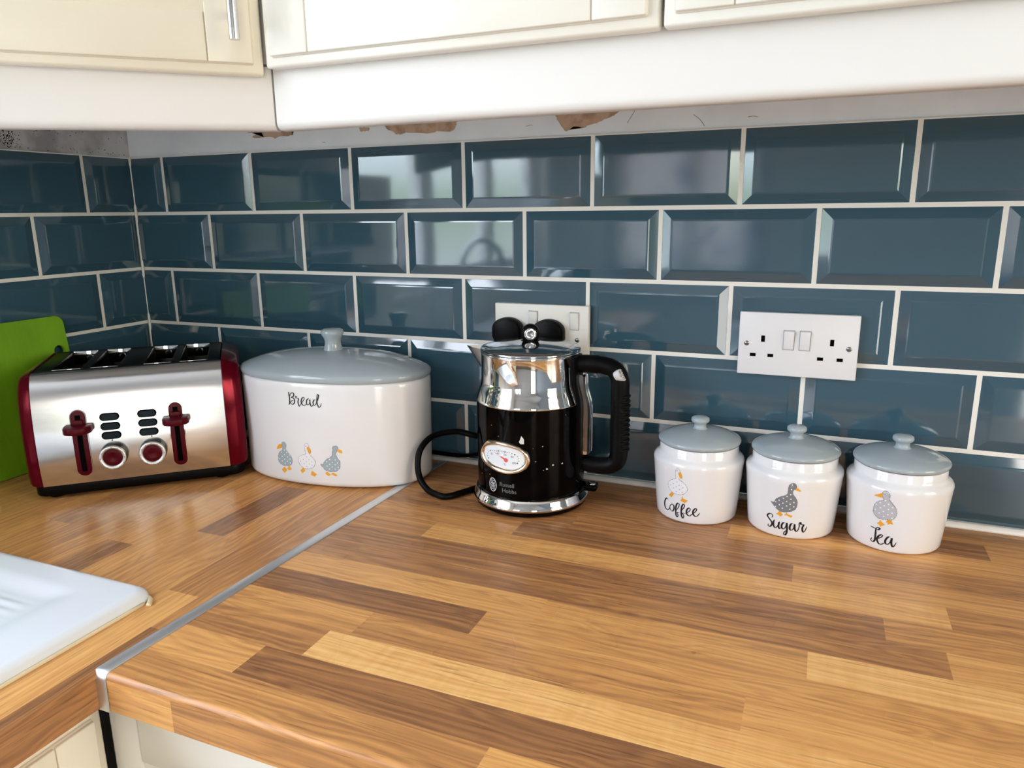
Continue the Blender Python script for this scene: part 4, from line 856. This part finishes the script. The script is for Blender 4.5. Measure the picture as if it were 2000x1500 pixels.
# dial
g = MB(); RG = KET['ring']; IN = KET['inner']
def ringcurve(P, n=60):
    Q = spline([(a, c, 0) for a, c in P], 8, True); st = len(Q)/n; cx = sum(p.x for p in Q)/len(Q); cz = sum(p.y for p in Q)/len(Q)
    out = []
    for i in range(n):
        an = 2*math.pi*i/n; best = None
        for p, q_ in zip(Q, Q[1:] + Q[:1]):
            a0, a1 = math.atan2(p.y-GC[1], p.x-GC[0]) % (2*math.pi), math.atan2(q_.y-GC[1], q_.x-GC[0]) % (2*math.pi)
            lo, hi = min(a0, a1), max(a0, a1)
            if hi - lo > math.pi: lo, hi = hi, lo + 2*math.pi
            aa = an if an >= lo - 1e-9 else an + 2*math.pi
            if lo <= aa <= hi:
                t_ = (aa-lo)/max(1e-9, hi-lo); P1, P2 = (p, q_) if (a0 % (2*math.pi)) == (lo % (2*math.pi)) else (q_, p)
                best = P1.lerp(P2, t_); break
        out.append(best or Q[0])
    return out
GC = (-13.5, 83.5)
o_, i_ = ringcurve(RG), ringcurve(IN)
rings = []
for t_, h_ in ((-.10, 0), (.0, 2.2), (.18, 4.2), (.42, 4.8), (.70, 4.0), (.92, 2.2), (1.0, 1.2)):
    rings.append([fket(a.x + (c.x-a.x)*t_, a.y + (c.y-a.y)*t_, h_) for a, c in zip(o_, i_)])
dg = MB(); dg.loft(rings, 'brass'); gauge = dg.build('temperature_dial', k, autosmooth=70); gauge['label'] = 'oval chrome rimmed temperature dial'
b = MB(); fill2d(b, [(p.x, p.y) for p in i_], fket, 1.3, 'dial', smooth=0, step=2.0)
for i, c in enumerate(KET['ticks']): disc2d(b, c, 1.0 if i in (0, 4, 8, 12, 16, 20) else .62, fket, 1.5, 'ink', 8)
for txt, c in zip(('20', '40', '60', '80', '100', '\u00b0C'), KET['num']): lettering(b, txt, c[0]-(2.2 if len(txt) < 3 else 3.4), c[1]-1.5, 4.0, fket, 'outline', 1.5)
b.build('dial_face', gauge)
b = MB(); n0, n1, n2, n3 = KET['needle']
b.add([fket(n0[0], n0[1], 1.8), fket(n1[0]-1.0, n1[1]-1.0, 1.8), fket(n2[0], n2[1]-3, 1.8), fket(n1[0]+1.2, n1[1]+.8, 1.8)], [(0, 1, 2, 3)], 'needle'); disc2d(b, n2, 2.9, fket, 2.0, 'needle', 16); b.build('dial_needle', gauge)
# cord of the kettle : loops out to the left over the worktop and back up to the plug
b = MB(); kx_, ky_ = .838, -.105
def lp(p): return (p[0]-kx_, p[1]-ky_, p[2])
b.tube([lp(p) for p in ((.800, -.03, .006), (.790, -.050, .0052), (.764, -.092, .0052), (.7428, -.1353, .0052), (.7274, -.1600, .0052), (.706, -.1560, .0052), (.690, -.149, .0075), (.674, -.141, .019), (.6675, -.135, .040), (.6685, -.125, .0610), (.677, -.100, .0744), (.7028, -.075, .0766), (.7287, -.060, .0685), (.754, -.040, .060), (.770, -.0210, .080), (.771, -.0195, .130), (.768, -.0213, .180))], .0047, 'blackplastic', 14, samp=9); b.build('cord', k)
# ------------------------------------------------------------------ sockets and plugs
def socket(loc, label, w, h, sw, outlets, screws, m, filled=False):
    o = empty('double_socket', loc); tag(o, label, 'socket', 'double wall sockets on the tiles')
    b = MB(); b.box(0, w, -.0095, 0, -h, 0, m, .0012, 2); b.build('faceplate', o)
    for u, v in sw:
        b = MB(); b.box(u*w-.0072, u*w+.0072, -.0099, -.009, -v*h-.0135, -v*h+.0135, 'gap')
        b.T = Matrix.Translation((u*w, -.0100, -v*h)) @ Matrix.Rotation(math.radians(7), 4, 'X'); b.box(-.0064, .0064, -.0022, .0035, -.0125, .0125, m, .0008); b.build('rocker_switch', o)
    for u, v in screws:
        b = MB(); b.T = Matrix.Translation((u*w, -.0095, -v*h)) @ Matrix.Rotation(math.pi/2, 4, 'X'); b.lathe([(.0034, 0), (.0032, .0006), (0, .0008)], 'screw', 20); b.box(-.0030, .0030, -.0004, .0004, .0007, .0010, 'hole'); b.build('screw', o)
    for e, l1, l2 in outlets:
        b = MB()
        for (u, v), (a, c) in ((e, (.0024, .0043)), (l1, (.0037, .0022)), (l2, (.0037, .0022))): b.box(u*w-a, u*w+a, -.0098, -.0090, -v*h-c, -v*h+c, 'hole')
        b.build('pin_hole', o)
    return o
socket((1.107, -.0032, W+.2715), 'white double socket with nothing plugged in, on the tiles above the canisters', .149, .085, ((.43, .42), (.565, .42)), (((.211, .416), (.131, .68), (.283, .68)), ((.787, .43), (.70, .69), (.86, .69))), ((.072, .50), (.927, .515)), 'socket')
socket((.744, -.0032, W+.2700), 'white double socket behind the kettle with two black plugs in it', .150, .085, ((.42, .27), (.855, .27)), (), ((.885, .60),), 'socketold')
for i, (px_, lab) in enumerate(((.768, 'black three-pin plug in the left outlet of the socket behind the kettle'), (.834, 'black three-pin plug in the right outlet of the socket behind the kettle'))):
    p = empty('mains_plug', (px_, -.0128, W+.232)); tag(p, lab, 'plug', 'plugs in the socket behind the kettle')
    b = MB(); out = [(.0245*math.cos(math.radians(a))*1.0, .0175*math.sin(math.radians(a))) for a in range(0, 181, 12)] + [(-.0245, -.012), (-.015, -.031), (-.008, -.036), (.008, -.036), (.015, -.031), (.0245, -.012)]
    b.T = Matrix.Rotation(math.pi/2, 4, 'X'); b.prism(out, .0002, .0125, 'blackplastic', .0012, 2)
    b.prism([(x*.88, z*.88) for x, z in out], .0120, .0165, 'blackplastic', .0015, 2); b.build('plug_body', p, autosmooth=40)
    b = MB(); b.tube([(0, -.008, -.034), (0, -.0085, -.050)], .0055, 'blackrib', 12); b.build('cord_grip', p)
# the toaster's cord runs along the wall behind the bread bin
b = MB(); pts = [(.834, -.0213, W+.182), (.835, -.0195, W+.12), (.815, -.0185, W+.055), (.775, -.0165, W+.045), (.730, -.0125, W+.028), (.68, -.0085, W+.014), (.60, -.0078, W+.0130), (.45, -.0078, W+.0130), (.33, -.012, W+.0125), (.280, -.030, W+.006), (.262, -.055, W+.010)]
RT = Matrix.Rotation(-TA, 4, 'Z'); b.tube([tuple(RT @ (Vector(p) - Vector((tc0.x, tc0.y, W)))) for p in pts], .0034, 'blackplastic', 12); b.build('cord', t)
